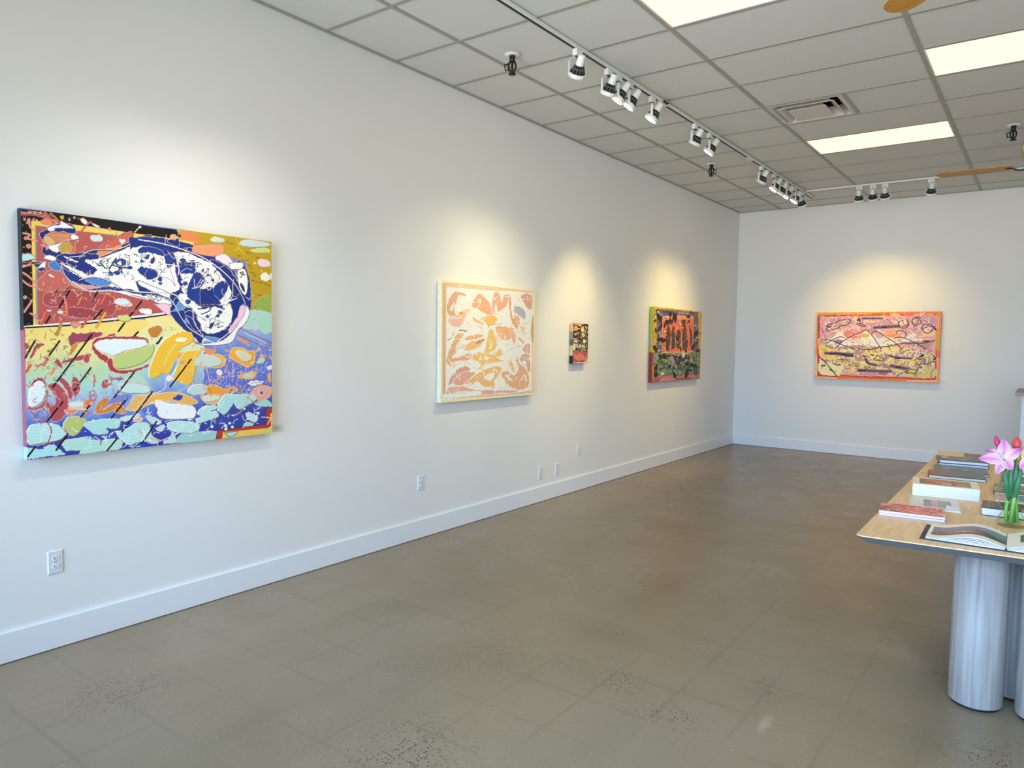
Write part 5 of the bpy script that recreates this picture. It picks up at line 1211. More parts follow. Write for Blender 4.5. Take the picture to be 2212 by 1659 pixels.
ART_PINK = """p e27c48 0 0 -69,950,1531,931,1572,1,-30,-75
p c9a024 0 0 -13,916,1000,928,1001,906,374,899,15,888,18,562,5,553
p e8703c 0 0 905,907,1486,918,1488,888,906,880
p 0c0c10 0 0 1008,937,1091,938,1091,922,1008,921
p 0c0c10 0 0 1122,936,1273,936,1274,923,1123,922
p 0c0c10 0 0 1296,937,1365,937,1366,924,1297,923
p 0c0c10 0 0 1395,937,1467,937,1467,925,1396,924
p c04030 0 0 15,888,906,889,1465,893,1466,870,906,876,38,866
p c04030 0 0 6,874,40,872,45,563,18,562
p e88a6a 0 0 -17,316,36,336,38,42,-5,-7
p f3b080 0 0 -8,297,28,307,33,51,2,41
p f3a878 0 0 -6,21,304,34,305,2,-5,-12
p b8941c 0 0 296,11,1150,17,1151,-6,297,-17
p d8a020 0 0 297,1,829,11,830,-7,297,-17
p f3b080 0 0 1149,25,1525,42,1523,12,1150,3
p b63226 0 0 37,61,321,58,908,60,1479,66,1480,40,910,28,322,26,39,33
p e0653c 0 0 304,44,990,45,1457,57,1457,48,990,36,304,30
p b63226 0 0 23,430,52,431,60,52,36,51
p b9a024 0 0 1461,897,1491,897,1508,423,1478,422
p d08a28 0 0 1465,888,1484,888,1498,578,1475,578
p e0603a 0 0 1478,422,1516,423,1526,198,1481,197
p e8a060 0 0 1490,327,1518,328,1526,25,1500,24
p b63226 0 0 1454,456,1477,457,1491,49,1468,48
p d69aa0 0 0 38,869,907,874,1464,876,1469,543,1479,66,908,64,64,67
p c890a0 1 0 80,817,289,853,393,843,463,806,293,760,118,751
p cfa0a4 1 0 205,779,428,834,447,779,346,723,156,676
p b88a9c 1 0 565,787,629,851,844,832,879,769,698,778
p e6b0b0 1 0 614,815,876,822,999,777,715,778
p c08c98 1 0 1152,874,1459,871,1466,699,1349,785,1193,838
p bc8894 1 0 1159,715,1305,733,1317,646,1200,663
p e07a6c 1 0 349,640,415,714,518,687,540,568,458,512,378,566
p e79878 1 0 890,679,1018,697,1029,626,902,599
p e38a5c 1 0 885,625,1028,635,991,591,894,585
p e6bc80 1 0 227,667,347,696,332,649,245,639
p f5ead8 1 0 110,488,186,583,272,640,314,658,386,585,473,549,582,568,604,642,686,678,730,606,801,679,902,590,1047,573,1173,575,1243,575,1359,542,1300,506,1129,504,971,483,810,454,645,460,476,475,305,445,218,443
p 9c7684 1 0 232,527,275,547,354,538,321,491,269,491
p dfc6cc 1 0 387,566,523,568,609,532,560,495,423,530
p ecd8dc 1 0 692,533,806,553,905,536,809,499,693,506
p c99ca0 1 0 745,643,818,661,869,607,789,571
p dca84c 1 0 580,623,671,633,673,588,598,587
p e8cf50 1 0 903,563,944,563,941,532,909,532
p e0cc98 1 0 992,546,1031,573,1094,574,1064,538,1001,533
p d4d0d8 1 0 1125,592,1201,645,1247,654,1234,602,1173,575
p f0bc84 1 0 1266,576,1325,637,1445,673,1432,612,1349,611
p f2c08c 1 0 1297,559,1396,568,1435,543,1360,533
p f2c76c 1 0 48,487,119,488,218,434,393,418,563,422,730,416,892,446,1052,458,1178,451,1229,347,1294,278,1285,137,1067,93,825,92,404,131,90,92,62,242
p e2d8a8 1 0 66,261,226,247,367,195,387,121,321,54,68,72
p cdbb6c 1 0 1065,147,1259,207,1449,230,1471,75,1147,79
p cab46c 1 0 1254,321,1442,387,1469,283,1373,228
p e6d080 1 0 875,464,1052,449,1056,360,895,374
p b8a060 1 0 128,479,200,443,236,425,166,433
p b8924c 1 0 120,479,217,462,237,415,157,433
p c88898 1 0 370,130,575,110,906,105,908,69,493,61
p e8b07c 1 0 367,195,489,153,577,83,422,104
p bca08c 1 0 36,553,127,517,128,479,48,487
p 9c7c90 1 0 261,453,392,446,511,439,496,411,358,418
p b89070 1 0 425,465,644,478,811,445,730,407,563,422
p b48890 1 0 1049,520,1283,541,1450,552,1401,455,1209,469
p a8848c 1 0 1071,378,1209,452,1289,401,1261,330,1105,326
p b87a98 1 0 496,402,614,400,616,359,566,339,506,356
p 9a7888 1 0 44,364,92,281,207,265,200,237,84,252
p b09078 1 0 517,292,601,322,652,287,604,249,536,256
p 9c7c84 1 0 804,209,884,248,951,187,969,152,887,176
p 9c7c84 1 0 859,265,888,356,920,366,930,312,885,239
p a87c8c 1 0 824,120,905,132,924,78,809,83
p a8848c 1 0 986,126,1050,128,1043,92,988,90
p c8a4a8 1 0 1291,181,1343,227,1331,139,1284,146
p a07c8c 1 0 1389,377,1443,378,1479,327,1469,283,1444,343
l 8a6a7c 22.0 1 133,357,309,352,481,346
l 5a4454 11.0 1 133,357,309,352,481,346
l 8a6a7c 16.0 1 309,342,482,323
l 5a4454 8.0 1 309,342,482,323
l 8a6a7c 16.0 1 937,339,1058,316,1200,311
l 5a4454 8.0 1 937,339,1058,316,1200,311
l 8a6a7c 26.0 1 967,206,1047,191,1143,176
l 5a4454 13.0 1 967,206,1047,191,1143,176
l 8a6a7c 22.0 1 566,133,742,130,962,134
l 5a4454 11.0 1 566,133,742,130,962,134
l 8a6a7c 22.0 1 652,287,688,233,780,209
l 5a4454 11.0 1 652,287,688,233,780,209
l 8a6a7c 22.0 1 742,715,881,724,1024,733
l 5a4454 11.0 1 742,715,881,724,1024,733
l 8a6a7c 14.0 1 588,837,712,839,827,836
l 5a4454 7.0 1 588,837,712,839,827,836
l 161016 9.0 1 195,349,291,361,396,344
l 161016 9.0 1 396,331,482,328
l 161016 9.0 1 840,724,881,719
l 161016 9.0 1 1010,310,1074,309
l 161016 9.0 1 575,128,642,133
l 161016 9.0 1 1023,194,1079,187
l 161016 9.0 1 530,806,546,833,560,801
l 161016 9.0 1 87,177,131,183
l 161016 9.0 1 306,202,332,199
l 161016 9.0 1 204,133,240,107
l 161016 9.0 1 1292,331,1336,367,1322,340
l 161016 9.0 1 1455,344,1475,318,1457,300
l 161016 9.0 1 1443,716,1463,690
l 161016 9.0 1 716,348,749,344
l 161016 9.0 1 617,331,651,323
l 161016 9.0 1 1329,541,1382,542
p e8e4dc 1 0 717,334,754,335,751,308,722,307
p f4c850 1 0 469,861,511,870,504,829,475,829
p f4c850 1 0 706,787,747,796,749,755,716,755
p eab084 1 0 930,880,969,902,1034,888,1043,861,979,871
p f0cf9c 1 0 1038,777,1076,813,1124,812,1141,760,1088,733
p f4c870 1 0 1194,803,1216,838,1255,829,1243,759,1220,751
p e8c0c0 1 0 1314,698,1390,716,1415,673,1355,655
p e8b8a8 1 0 1013,635,1043,662,1107,645,1102,592
l 2c141e 5.0 1 282,816,342,820,410,838,446,806,430,779,380,746,328,742,278,705,209,686,156,667,134,676,146,709,185,732,127,734,205,770,283,799
l 2c141e 3.5 1 65,728,76,685,100,639
l 2c141e 5.0 1 519,769,557,774,617,746,630,733,609,728,567,742,520,760
l 2c141e 5.0 1 258,425,304,482,354,529,471,604,554,641,640,686,688,642,748,570,792,498,840,423
l 2c141e 5.0 1 128,481,188,527,257,565,317,589,369,575
l 2c141e 5.0 1 73,544,161,545,241,523,356,473,443,447,512,424
l 2c141e 5.5 1 554,426,664,416,730,425,810,454,924,465,1034,498,1176,511,1330,515,1398,534,1458,552
l 2c141e 5.0 1 708,642,757,668,827,634,894,585,969,537,1035,484,1081,427
l 2c141e 5.0 1 987,573,1030,589,1094,583,1206,531,1285,488,1364,436
l 2c141e 5.0 1 1115,830,1140,786,1142,742,1112,711,1057,715,1032,742,1038,795,1084,808
l 2c141e 4.0 1 1032,742,1095,737,1161,759
l 2c141e 5.0 1 1223,851,1285,848,1231,847,1193,821,1191,777,1220,742,1273,764,1291,790,1254,842
l 2c141e 4.0 1 1239,847,1256,803,1228,742
l 2c141e 5.0 1 1312,751,1388,755,1423,738,1421,690,1393,651,1355,646,1315,681,1306,707,1312,751
l 2c141e 4.0 1 1307,690,1352,720,1404,733,1454,729
l 2c141e 5.0 1 1009,635,1019,666,1066,675,1115,654,1124,627,1113,596
l 2c141e 3.0 1 1021,626,1123,638
l 2c141e 4.0 1 880,822,909,813,934,788,950,786
l 2c141e 4.0 1 1325,810,1364,785
l 2c141e 5.5 1 50,308,138,225,231,116,291,43
l 2c141e 5.0 1 1036,72,1067,102,1106,121
l 2c141e 5.0 1 1267,185,1336,205
l 2c141e 5.0 1 1384,241,1425,269,1477,279
l 2c141e 5.0 1 748,280,775,317,795,345,841,310,871,284,835,265,818,282,785,272,748,280
l 2c141e 5.0 1 1240,285,1261,321,1293,296,1323,318,1359,297,1349,262,1369,237,1326,244,1296,230,1257,233,1268,269
l 2c141e 5.0 1 1129,131,1167,150,1174,186,1214,165,1284,164,1254,136,1248,100,1215,126,1177,115,1129,131
l 2c141e 4.0 1 454,179,486,217,537,228,571,220,576,193,521,200,488,176
l 2c141e 4.0 1 632,167,656,182,707,179,674,160,641,149
l 2c141e 4.0 1 321,268,364,279,365,242,339,250
l 2c141e 4.0 1 245,215,289,193,298,179
l 2c141e 4.0 1 829,97,849,116,874,103,930,116
l 2c141e 4.0 1 187,886,219,877,244,895
l b06a78 2.5 1 1111,927,1097,883,1160,865
l e8b0a8 4.0 1 1095,927,1097,892
l e8b0a8 4.0 1 1282,925,1287,890
l e8b0a8 4.0 1 1452,854,1348,803
l c03a30 6.0 1 710,895,905,907
l 8a1c1c 5.0 1 1149,39,1457,41
l 7a1c20 5.0 0 32,789,37,666
l 3a2018 3.0 1 402,196,338,45
l 8a5a50 3.0 1 353,213,445,184
p b090a8 1 0 901,28,934,29,931,7,906,6
s q f0c4c4 110 46.0 3.0 71 51,864,1451,863,1452,673,636,687,63,563
s q a87888 60 46.0 2.5 72 51,864,1451,863,1452,673,636,687,63,563
s q a8786c 90 30.0 2.2 73 125,564,1434,577,1363,455,130,451
s q b08850 130 36.0 2.6 74 69,412,1439,456,1454,126,81,101
s q f4dcb0 70 46.0 3.5 75 69,393,1440,439,1454,126,81,101
s d 8a5c64 120 9.0 0.0 76 51,864,1451,863,1477,110,81,91
s d a07c90 40 34.0 0.0 77 812,409,1441,421,1451,196,740,171
s d f4e0b8 30 12.0 0.0 78 -9,335,27,336,38,52,2,50
s d f0e8d8 16 12.0 0.0 79 145,65,1456,65,1457,48,145,46
s q ab8692 80 90.0 9.0 131 78,393,1439,465,1454,118,405,104,226,247
s q f6dba8 80 70.0 6.0 132 69,412,1439,465,1454,126,81,101
s q f6d4d0 70 80.0 4.0 133 51,864,1451,863,1454,630,638,624,64,525
s q b98c98 50 110.0 9.0 134 51,864,1451,863,1453,647,636,687,63,563
s q 6a4c50 70 40.0 2.2 135 63,563,1434,577,1438,126,81,101
l 8a6a7c 22.0 1 133,357,309,352,481,346
l 5a4454 11.0 1 133,357,309,352,481,346
l 8a6a7c 16.0 1 309,342,482,323
l 5a4454 8.0 1 309,342,482,323
l 8a6a7c 16.0 1 937,339,1058,316,1200,311
l 5a4454 8.0 1 937,339,1058,316,1200,311
l 8a6a7c 26.0 1 967,206,1047,191,1143,176
l 5a4454 13.0 1 967,206,1047,191,1143,176
l 8a6a7c 22.0 1 566,133,742,130,962,134
l 5a4454 11.0 1 566,133,742,130,962,134
l 8a6a7c 22.0 1 652,287,688,233,780,209
l 5a4454 11.0 1 652,287,688,233,780,209
l 8a6a7c 22.0 1 742,715,881,724,1024,733
l 5a4454 11.0 1 742,715,881,724,1024,733
l 8a6a7c 14.0 1 588,837,712,839,827,836
l 5a4454 7.0 1 588,837,712,839,827,836
l 161016 9.0 1 195,349,291,361,396,344
l 161016 9.0 1 396,331,482,328
l 161016 9.0 1 840,724,881,719
l 161016 9.0 1 1010,310,1074,309
l 161016 9.0 1 575,128,642,133
l 161016 9.0 1 1023,194,1079,187
l 161016 9.0 1 530,806,546,833,560,801
l 161016 9.0 1 87,177,131,183
l 161016 9.0 1 306,202,332,199
l 161016 9.0 1 204,133,240,107
l 161016 9.0 1 1292,331,1336,367,1322,340
l 161016 9.0 1 1455,344,1475,318,1457,300
l 161016 9.0 1 1443,716,1463,690
l 161016 9.0 1 716,348,749,344
l 161016 9.0 1 617,331,651,323
l 161016 9.0 1 1329,541,1382,542
l 2c141e 5.0 1 282,816,342,820,410,838,446,806,430,779,380,746,328,742,278,705,209,686,156,667,134,676,146,709,185,732,127,734,205,770,283,799
l 2c141e 3.5 1 65,728,76,685,100,639
l 2c141e 5.0 1 519,769,557,774,617,746,630,733,609,728,567,742,520,760
l 2c141e 5.0 1 258,425,304,482,354,529,471,604,554,641,640,686,688,642,748,570,792,498,840,423
l 2c141e 5.0 1 128,481,188,527,257,565,317,589,369,575
l 2c141e 5.0 1 73,544,161,545,241,523,356,473,443,447,512,424
l 2c141e 5.5 1 554,426,664,416,730,425,810,454,924,465,1034,498,1176,511,1330,515,1398,534,1458,552
l 2c141e 5.0 1 708,642,757,668,827,634,894,585,969,537,1035,484,1081,427
l 2c141e 5.0 1 987,573,1030,589,1094,583,1206,531,1285,488,1364,436
l 2c141e 5.0 1 1115,830,1140,786,1142,742,1112,711,1057,715,1032,742,1038,795,1084,808
l 2c141e 4.0 1 1032,742,1095,737,1161,759
l 2c141e 5.0 1 1223,851,1285,848,1231,847,1193,821,1191,777,1220,742,1273,764,1291,790,1254,842
l 2c141e 4.0 1 1239,847,1256,803,1228,742
l 2c141e 5.0 1 1312,751,1388,755,1423,738,1421,690,1393,651,1355,646,1315,681,1306,707,1312,751
l 2c141e 4.0 1 1307,690,1352,720,1404,733,1454,729
l 2c141e 5.0 1 1009,635,1019,666,1066,675,1115,654,1124,627,1113,596
l 2c141e 3.0 1 1021,626,1123,638
l 2c141e 4.0 1 880,822,909,813,934,788,950,786
l 2c141e 4.0 1 1325,810,1364,785
l 2c141e 5.5 1 50,308,138,225,231,116,291,43
l 2c141e 5.0 1 1036,72,1067,102,1106,121
l 2c141e 5.0 1 1267,185,1336,205
l 2c141e 5.0 1 1384,241,1425,269,1477,279
l 2c141e 5.0 1 748,280,775,317,795,345,841,310,871,284,835,265,818,282,785,272,748,280
l 2c141e 5.0 1 1240,285,1261,321,1293,296,1323,318,1359,297,1349,262,1369,237,1326,244,1296,230,1257,233,1268,269
l 2c141e 5.0 1 1129,131,1167,150,1174,186,1214,165,1284,164,1254,136,1248,100,1215,126,1177,115,1129,131
l 2c141e 4.0 1 454,179,486,217,537,228,571,220,576,193,521,200,488,176
l 2c141e 4.0 1 632,167,656,182,707,179,674,160,641,149
l 2c141e 4.0 1 321,268,364,279,365,242,339,250
l 2c141e 4.0 1 245,215,289,193,298,179
l 2c141e 4.0 1 829,97,849,116,874,103,930,116
l 2c141e 4.0 1 187,886,219,877,244,895"""

def painting(name, key, art, ax, o, w, h, t, step, bgc, sides, label, lw=1.0, rag=0, edge=None, lum=1.0):
    """ax 0: hangs on the left wall, canvas x runs along +Y; ax 1: on the far wall, canvas x runs along +X"""
    root = thing(name, label, 'painting', o)
    R_ = Raster(w, h, step, bgc); R_.rag = rag; R_.edge = edge; R_.run(art, lw); R_.a = np.minimum(R_.a*lum, .93)
    if ax == 0: f = lambda X, Y, hh: np.stack([t+hh, X/1000, Y/1000], -1)
    else: f = lambda X, Y, hh: np.stack([X/1000, -t-hh, Y/1000], -1)
    ob = painted_grid('canvas', R_, f, root, M_paint)
    # wrapped edges: bands of paint down each side
    bm = B(); W_, H_ = w/1000, h/1000; mats = []; e = .0006
    def mi(c):
        if c not in mats: mats.append(c)
        return mats.index(c)
    def bx(x0, z0, x1, z1, c, d0=.006, d1=t-.0004):
        if ax == 0: box(bm, d0, x0, z0, d1, x1, z1, mi(c))
        else: box(bm, x0, -d1, z0, x1, -d0, z1, mi(c))
    for side, segs in sides.items():
        for a, b, c in segs:
            if side == 'l': bx(e, a*H_, .012, b*H_, c)
            if side == 'r': bx(W_-.012, a*H_, W_-e, b*H_, c)
            if side == 't': bx(max(a*W_, .012), H_-.012, min(b*W_, W_-.012), H_-e, c)
            if side == 'b': bx(max(a*W_, .012), e, min(b*W_, W_-.012), .012, c)
    obj('wrapped_edge', bm, [mat('edge_paint', c, .5, var=.15, scale=30) for c in mats], root)
    bm = B(); d0, d1 = .007, t-.008
    for x0, z0, x1, z1 in ((.0125, .0125, .05, H_-.0125), (W_-.05, .0125, W_-.0125, H_-.0125), (.05, .0125, W_-.05, .05), (.05, H_-.05, W_-.05, H_-.0125)):
        if ax == 0: box(bm, d0, x0, z0, d1, x1, z1)
        else: box(bm, x0, -d1, z0, x1, -d0, z1)
    obj('stretcher', bm, M_oakleg, root)
    return root
full = lambda c: [(0, 1, c)]
painting('painting', 'bright', ART_BRIGHT, 0, (0, -1.753, .943), 1313, 1152, .05, 2.0, '6f7fc0',
  {'l': [(0, .05, 'a9dcdc'), (.05, .52, '9a5868'), (.52, 1, '101c22')], 'r': [(0, .2, 'c8b860'), (.2, .55, '98b0c8'), (.55, 1, 'a08820')], 't': [(0, .62, '0c0c0e'), (.62, 1, 'b4951c')], 'b': [(0, .7, '9cc4c8'), (.7, 1, 'c8a048')]},
  'large bright multicoloured canvas with a blue and white swirl, nearest on the left wall', rag=3.2, edge=('d9b9a6', 1.7, 22), lum=1.1)
painting('painting', 'pale', ART_PALE, 0, (0, 1.075, 1.034), 1261, 945, .05, 3.0, 'f0dcaa',
  {'l': full('e2dcc0'), 'r': full('f0dcaa'), 't': full('f2e0b0'), 'b': full('e0c890')}, 'pale cream and peach abstract canvas on the left wall', rag=5, edge=('f9efe6', 5, 30), lum=1.14)
painting('painting', 'small', ART_SMALL, 0, (0, 3.01, 1.305), 285, 398, .045, 2.0, '30241f',
  {'l': [(0, .2, '141012'), (.2, .45, 'c8b48c'), (.45, .6, '5a5a4c'), (.6, .8, '8a8a70'), (.8, 1, 'd8b080')], 'r': full('c0b090'), 't': full('3a2a20'), 'b': full('181412')}, 'small narrow brown and red painting with yellow spots, on the left wall', rag=3, edge=('1a1210', 2.5, 16))
painting('painting', 'dark', ART_DARK, 0, (0, 4.785, 1.05), 1475, 900, .05, 4.0, 'e0b02e',
  {'l': [(0, .4, '8c2430'), (.4, .5, 'b89c28'), (.5, .56, '98a4b8'), (.56, 1, 'a8b040')], 'r': full('c09828'), 't': full('e8bc30'), 'b': full('a84a40')}, 'yellow bordered painting of orange panel with dark shapes, near the room corner', lw=1.7, rag=9, edge=('120e10', 7, 40))
painting('painting', 'pink', ART_PINK, 1, (1.172, L, 1.055), 1520, 925, .05, 2.6, 'e27c48',
  {'r': [(0, .27, 'e0a050'), (.27, .48, 'd05a38'), (.48, .72, '68a088'), (.72, 1, '0c0c10')], 'l': [(0, .4, 'e8a070'), (.4, .6, 'd06040'), (.6, 1, 'c09c30')], 't': [(0, .65, 'c0a02c'), (.65, 1, '101014')], 'b': full('c89838')}, 'wide pink landscape painting with black mountain outlines on the far wall', lw=2.0, rag=7, edge=('f0c8ac', 4.5, 40), lum=1.22)

# ------------------------------------------------------------------ table
ZT = .75
t = thing('display_table', 'long pale oak table on round column legs with books on it', 'table', (3.75, 1.6, 0))
bm = B()
def rr_pts(c, r, n=6):      # rounded polygon from corners
    out = []
    for i in range(len(c)):
        p0, p1, p2 = Vector(c[i-1]), Vector(c[i]), Vector(c[(i+1) % len(c)]); a = (p0-p1).normalized(); b = (p2-p1).normalized(); s, e = p1+a*r, p1+b*r
        for k in range(n+1): u = k/n; out.append(tuple((1-u)**2*s+2*u*(1-u)*p1+u*u*e))
    return out
cs = [(-.537, -1.475), (0, -1.425), (.58, -1.39), (.58, 1.44), (-.55, 1.44)]
P1 = rr_pts(cs, .035); ns = len(P1)
def ins(d): return [(x*(1-d/.56), y*(1-d/1.45)) for x, y in P1]
layers = [(ins(.002), ZT), (P1, ZT-.002), (P1, ZT-.004)]
rg = [[bm.verts.new((x, y, z)) for x, y in pts] for pts, z in layers]
bm.faces.new(rg[0]); bm.faces.new(rg[-1][::-1])
for a, b in zip(rg[:2], rg[1:3]):
    for k in range(ns): bm.faces.new((a[k], b[k], b[(k+1) % ns], a[(k+1) % ns]))
tp_ = obj('table_top', bm, M_oak, t)
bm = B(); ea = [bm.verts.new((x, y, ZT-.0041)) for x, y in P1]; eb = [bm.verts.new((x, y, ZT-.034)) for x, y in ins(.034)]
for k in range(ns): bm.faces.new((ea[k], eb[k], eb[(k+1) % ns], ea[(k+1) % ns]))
bm.faces.new(ea); bm.faces.new(eb[::-1]); e_ = obj('bevelled_edge', bm, mat('shaded_edge_grey', (.12, .125, .13), .5, var=.2, scale=14), tp_); e_['label'] = 'slanting edge with its shade painted in grey'  # shade of the down-facing bevel is put into this dark grey

for yb, sg in ((-1.6, 1), (1.1-.0, -1)):
    for x, y in ((3.633, .556), (3.873, .56), (3.753, .76)):
        yy = y if sg > 0 else 3.28-y
        bm = B(); lathe(bm, [(0, .012), (.099, .012), (.101, .016), (.101, ZT-.0345), (0, ZT-.0345)], 48); lg = obj('leg', bm, M_oakleg, t, loc=(x-3.75, yy-1.6, 0))
        bm = B(); lathe(bm, [(0, 0), (.092, 0), (.092, .0118), (0, .0118)], 32); obj('plinth', bm, M_black, lg)

# ------------------------------------------------------------------ books
M_page = mat('page_paper', (.80, .83, .88), .8, spec=.2)
def page_mat():
    m = bpy.data.materials.new('page_edges'); m.use_nodes = True; n = m.node_tree.nodes; l = m.node_tree.links; b = n['Principled BSDF']
    tc = n.new('ShaderNodeTexCoord'); mp = n.new('ShaderNodeMapping'); mp.inputs['Scale'].default_value = (2, 2, 900); l.new(tc.outputs['Object'], mp.inputs[0]); z = n.new('ShaderNodeTexNoise'); z.inputs['Scale'].default_value = 1; l.new(mp.outputs[0], z.inputs['Vector'])
    r = n.new('ShaderNodeValToRGB'); r.color_ramp.elements[0].color = (.62, .64, .68, 1); r.color_ramp.elements[1].color = (.85, .86, .88, 1); r.color_ramp.elements[0].position = .35; r.color_ramp.elements[1].position = .6; l.new(z.outputs['Fac'], r.inputs[0]); l.new(r.outputs[0], b.inputs['Base Color']); b.inputs['Roughness'].default_value = .8; return m
M_edge = page_mat()
def book(fl, w, d, z, th, rot, label, cover, art, bgc, hard=True, group=None, cth=.0025, lw=1, name='book'):
    """fl: front-left corner; width along +X, depth along +Y before turning by rot degrees"""
    t = thing(name, label, 'book', (fl[0], fl[1], z), math.radians(rot), group); m = mat('cover_board', cover, .4); e = .004 if hard else 0
    R_ = Raster(w*1000, d*1000, 2.0, bgc); R_.run(art, lw) if art else None
    bm = B(); box(bm, 0, 0, 0, w, d, cth); box(bm, 0, 0, th-cth, w, d, th); box(bm, w-.002 if hard else w-.001, 0, cth, w, d, th-cth); obj('cover', bm, m, t)
    painted_grid('cover_print', R_, lambda X, Y, hh: np.stack([X/1000, Y/1000, X*0+th+.0003], -1), t, M_print)
    bm = B(); box(bm, e, e, cth, w-.0025, d-e, th-cth); obj('page_block', bm, M_edge, t)
    return t
RED = """p c85a5c 0 0 0,0,265,0,265,190,0,190
p ec7460 1 0 60,20,150,10,250,20,255,60,180,70,110,50,60,50
p f89880 1 0 110,30,200,22,250,30,230,48,140,46
p e04858 1 0 20,120,90,130,150,170,90,180,30,160
p f06468 1 0 60,90,140,110,200,100,170,70,90,70
p 643050 1 0 5,40,60,50,100,80,40,95,5,85
p b82c50 1 0 170,110,220,140,250,100,220,80,180,84
p ffd0c4 1 0 120,110,170,130,150,140,110,130
p f08070 1 0 150,150,220,170,180,180
p 4a2c48 1 0 10,10,60,15,120,28,60,36,10,30
p ccb878 1 0 100,140,130,150,120,158
p d8b498 0 0 252,0,265,0,265,190,252,190
s q ffd8cc 50 40 4 1 0,0,265,0,265,190,0,190
s q 6a2440 30 30 4 2 0,0,265,0,265,190,0,190
s q e04060 40 40 5 3 100,0,265,0,265,190,60,190"""
book((3.226, .575), .262, .19, ZT, .012, 7, 'lavender edged catalogue lying under the red covered one', 'a890c8', '', 'b8a0d0', hard=False)
book((3.2255, .573), .263, .19, ZT+.0125, .011, 7, 'red abstract covered catalogue at the near left corner of the table', 'd8a8a0', RED, '7a2a3a', hard=False)
GREY = """p dcd8cc 0 0 0,0,210,0,210,250,0,250
p 77776c 0 0 62,36,178,36,178,214,62,214
p 8a8c7c 0 0 66,44,120,50,110,200,66,205
p d8a0b4 0 0 96,36,122,36,122,214,96,214
l 8a4864 3 0 109,60,109,190
p 5c5c56 1 0 70,150,90,170,80,205,66,200
p a8a860 1 0 66,190,84,196,80,208
s q 4c4c48 24 20 2 4 64,38,94,38,94,212,64,212
p 8c9484 0 0 124,44,168,44,168,206,124,206"""
bk = book((3.313, .84), .213, .245, ZT, .009, 8, 'thin white catalogue with grey picture cover and pink stripe', 'e0dccf', GREY, 'dcd8cc', hard=False)
tag_ = book((3.462, .895), .05, .062, ZT+.0094, .0018, 8, 'small white price card lying on the thin white catalogue', 'e8eaea', 'l 404448 3 0 14,24,20,24\nl 404448 4 0 24,24,30,24\nl 404448 4 0 34,24,38,24\nl 9a9c9c 1.5 0 12,40,38,40', 'eceeee', hard=False, cth=.0005, name='price_card'); tag_['category'] = 'card'
BIG = """p f0e8d8 0 0 0,0,300,0,300,235,0,235
p 8a9068 0 0 32,28,262,28,262,200,32,200
p 6c7050 0 0 32,28,70,28,90,200,32,200
p b0582c 0 0 56,28,200,28,190,195,60,195
p c87034 0 0 70,120,190,110,190,185,74,190
p dcc890 0 0 90,130,180,90,168,40
p 8a3c20 0 0 182,30,196,30,190,196,180,196
p c85a2c 1 0 200,60,240,70,250,110,210,150,196,120
p d88a44 1 0 210,70,238,80,236,100,212,110"""
gB = 'stack of identical white catalogues'
for k in range(6):
    lb = ('topmost white catalogue of the thick stack, cover with orange and green picture', )[0] if k == 5 else 'white catalogue within the thick six high stack, only its page edges visible'
    if k in (0, 5): b0 = book((3.279, 1.19), .298, .235, ZT+.0101*k, .0098, 7.5, lb, 'ece8de', BIG if k == 5 else '', 'f0e8d8', hard=False, group=None if k == 5 else gB, cth=.0012)
    if k == 0: first = b0; first['label'] = 'white catalogue within the thick six high stack, only its page edges visible'
    elif k < 5: dup(first, (3.279+.0006*((k*7) % 3-1), 1.19+.001*((k*5) % 3-1), ZT+.0101*k), math.radians(7.5+.3*((k*3) % 3-1)), first['label'], gB)
LAND = """p 3a3a48 0 0 0,0,290,0,290,215,0,215
g 0:443e3c;70:5a5048;120:4a4a5c;215:585f72 0,0,290,0,290,215,0,215
p 8a3a30 1 0 0,20,60,30,100,110,60,200,0,205
p 6a3434 1 0 60,30,140,50,120,120,80,110
s q 8a8478 50 40 3 5 40,20,290,20,290,200,60,200
l c0a890 3 0 110,60,140,62
l c0a890 3 0 146,62,180,60
s d d8c8a8 20 5 0 6 100,30,290,30,290,120,100,120"""
book((3.279, 1.815), .289, .215, ZT, .018, 7, 'dark landscape covered book with rust red left end', '2c2c38', LAND, '3a3a48')
SKY = """g 0:3c4048;120:585e70;280:6c7488 0,0,285,0,285,285,0,285
s q 9098a8 40 60 4 7 0,0,285,0,285,285,0,285
l b8bcc8 5 0 150,150,190,155
l b8bcc8 5 0 168,152,166,110
l b8bcc8 3 0 196,120,206,112
l c8c0a8 3 0 210,140,275,140"""
book((3.287, 2.035), .283, .285, ZT, .014, 7, 'flat grey blue sky covered book in front of the two black books', '3a3e4a', SKY, '4a505e')
BLK = """p 2a2420 0 0 0,0,272,0,272,215,0,215
p 6a5440 1 0 60,60,150,90,230,60,260,120,200,160,90,150
p 8a6c50 1 0 120,80,200,100,180,130,110,120
p 4a2c24 1 0 180,60,260,50,260,110,200,120
p e8dcc8 0 0 20,120,60,120,60,165,20,165
p e8e0c8 1 0 130,60,150,55,160,75,140,85
s d d8c8a8 40 9 0 8 20,20,260,20,260,200,20,200
s q 8a7860 30 40 4 9 20,20,260,20,260,200,20,200"""
book((3.277, 2.35), .272, .205, ZT, .021, 9, 'lower of two stacked black books with bright page edges', '0e1018', '', '14141c')
book((3.279, 2.348), .272, .205, ZT+.0214, .0205, 9, 'upper of two stacked black books, brown speckled cover with white sticker', '0e1018', BLK, '2a2420')
book((3.229, 2.66), .275, .285, ZT, .014, 5, 'lower black volume at the far end of the table', '101114', '', '14141c')
KR = """p dcc89c 0 0 0,0,275,0,275,280,0,280
p 4c4644 0 0 160,20,262,20,262,230,160,230
p 2c2a2c 1 0 170,120,220,90,258,110,250,170,200,190
s q 8a8480 24 50 4 10 162,22,260,22,260,228,162,228"""
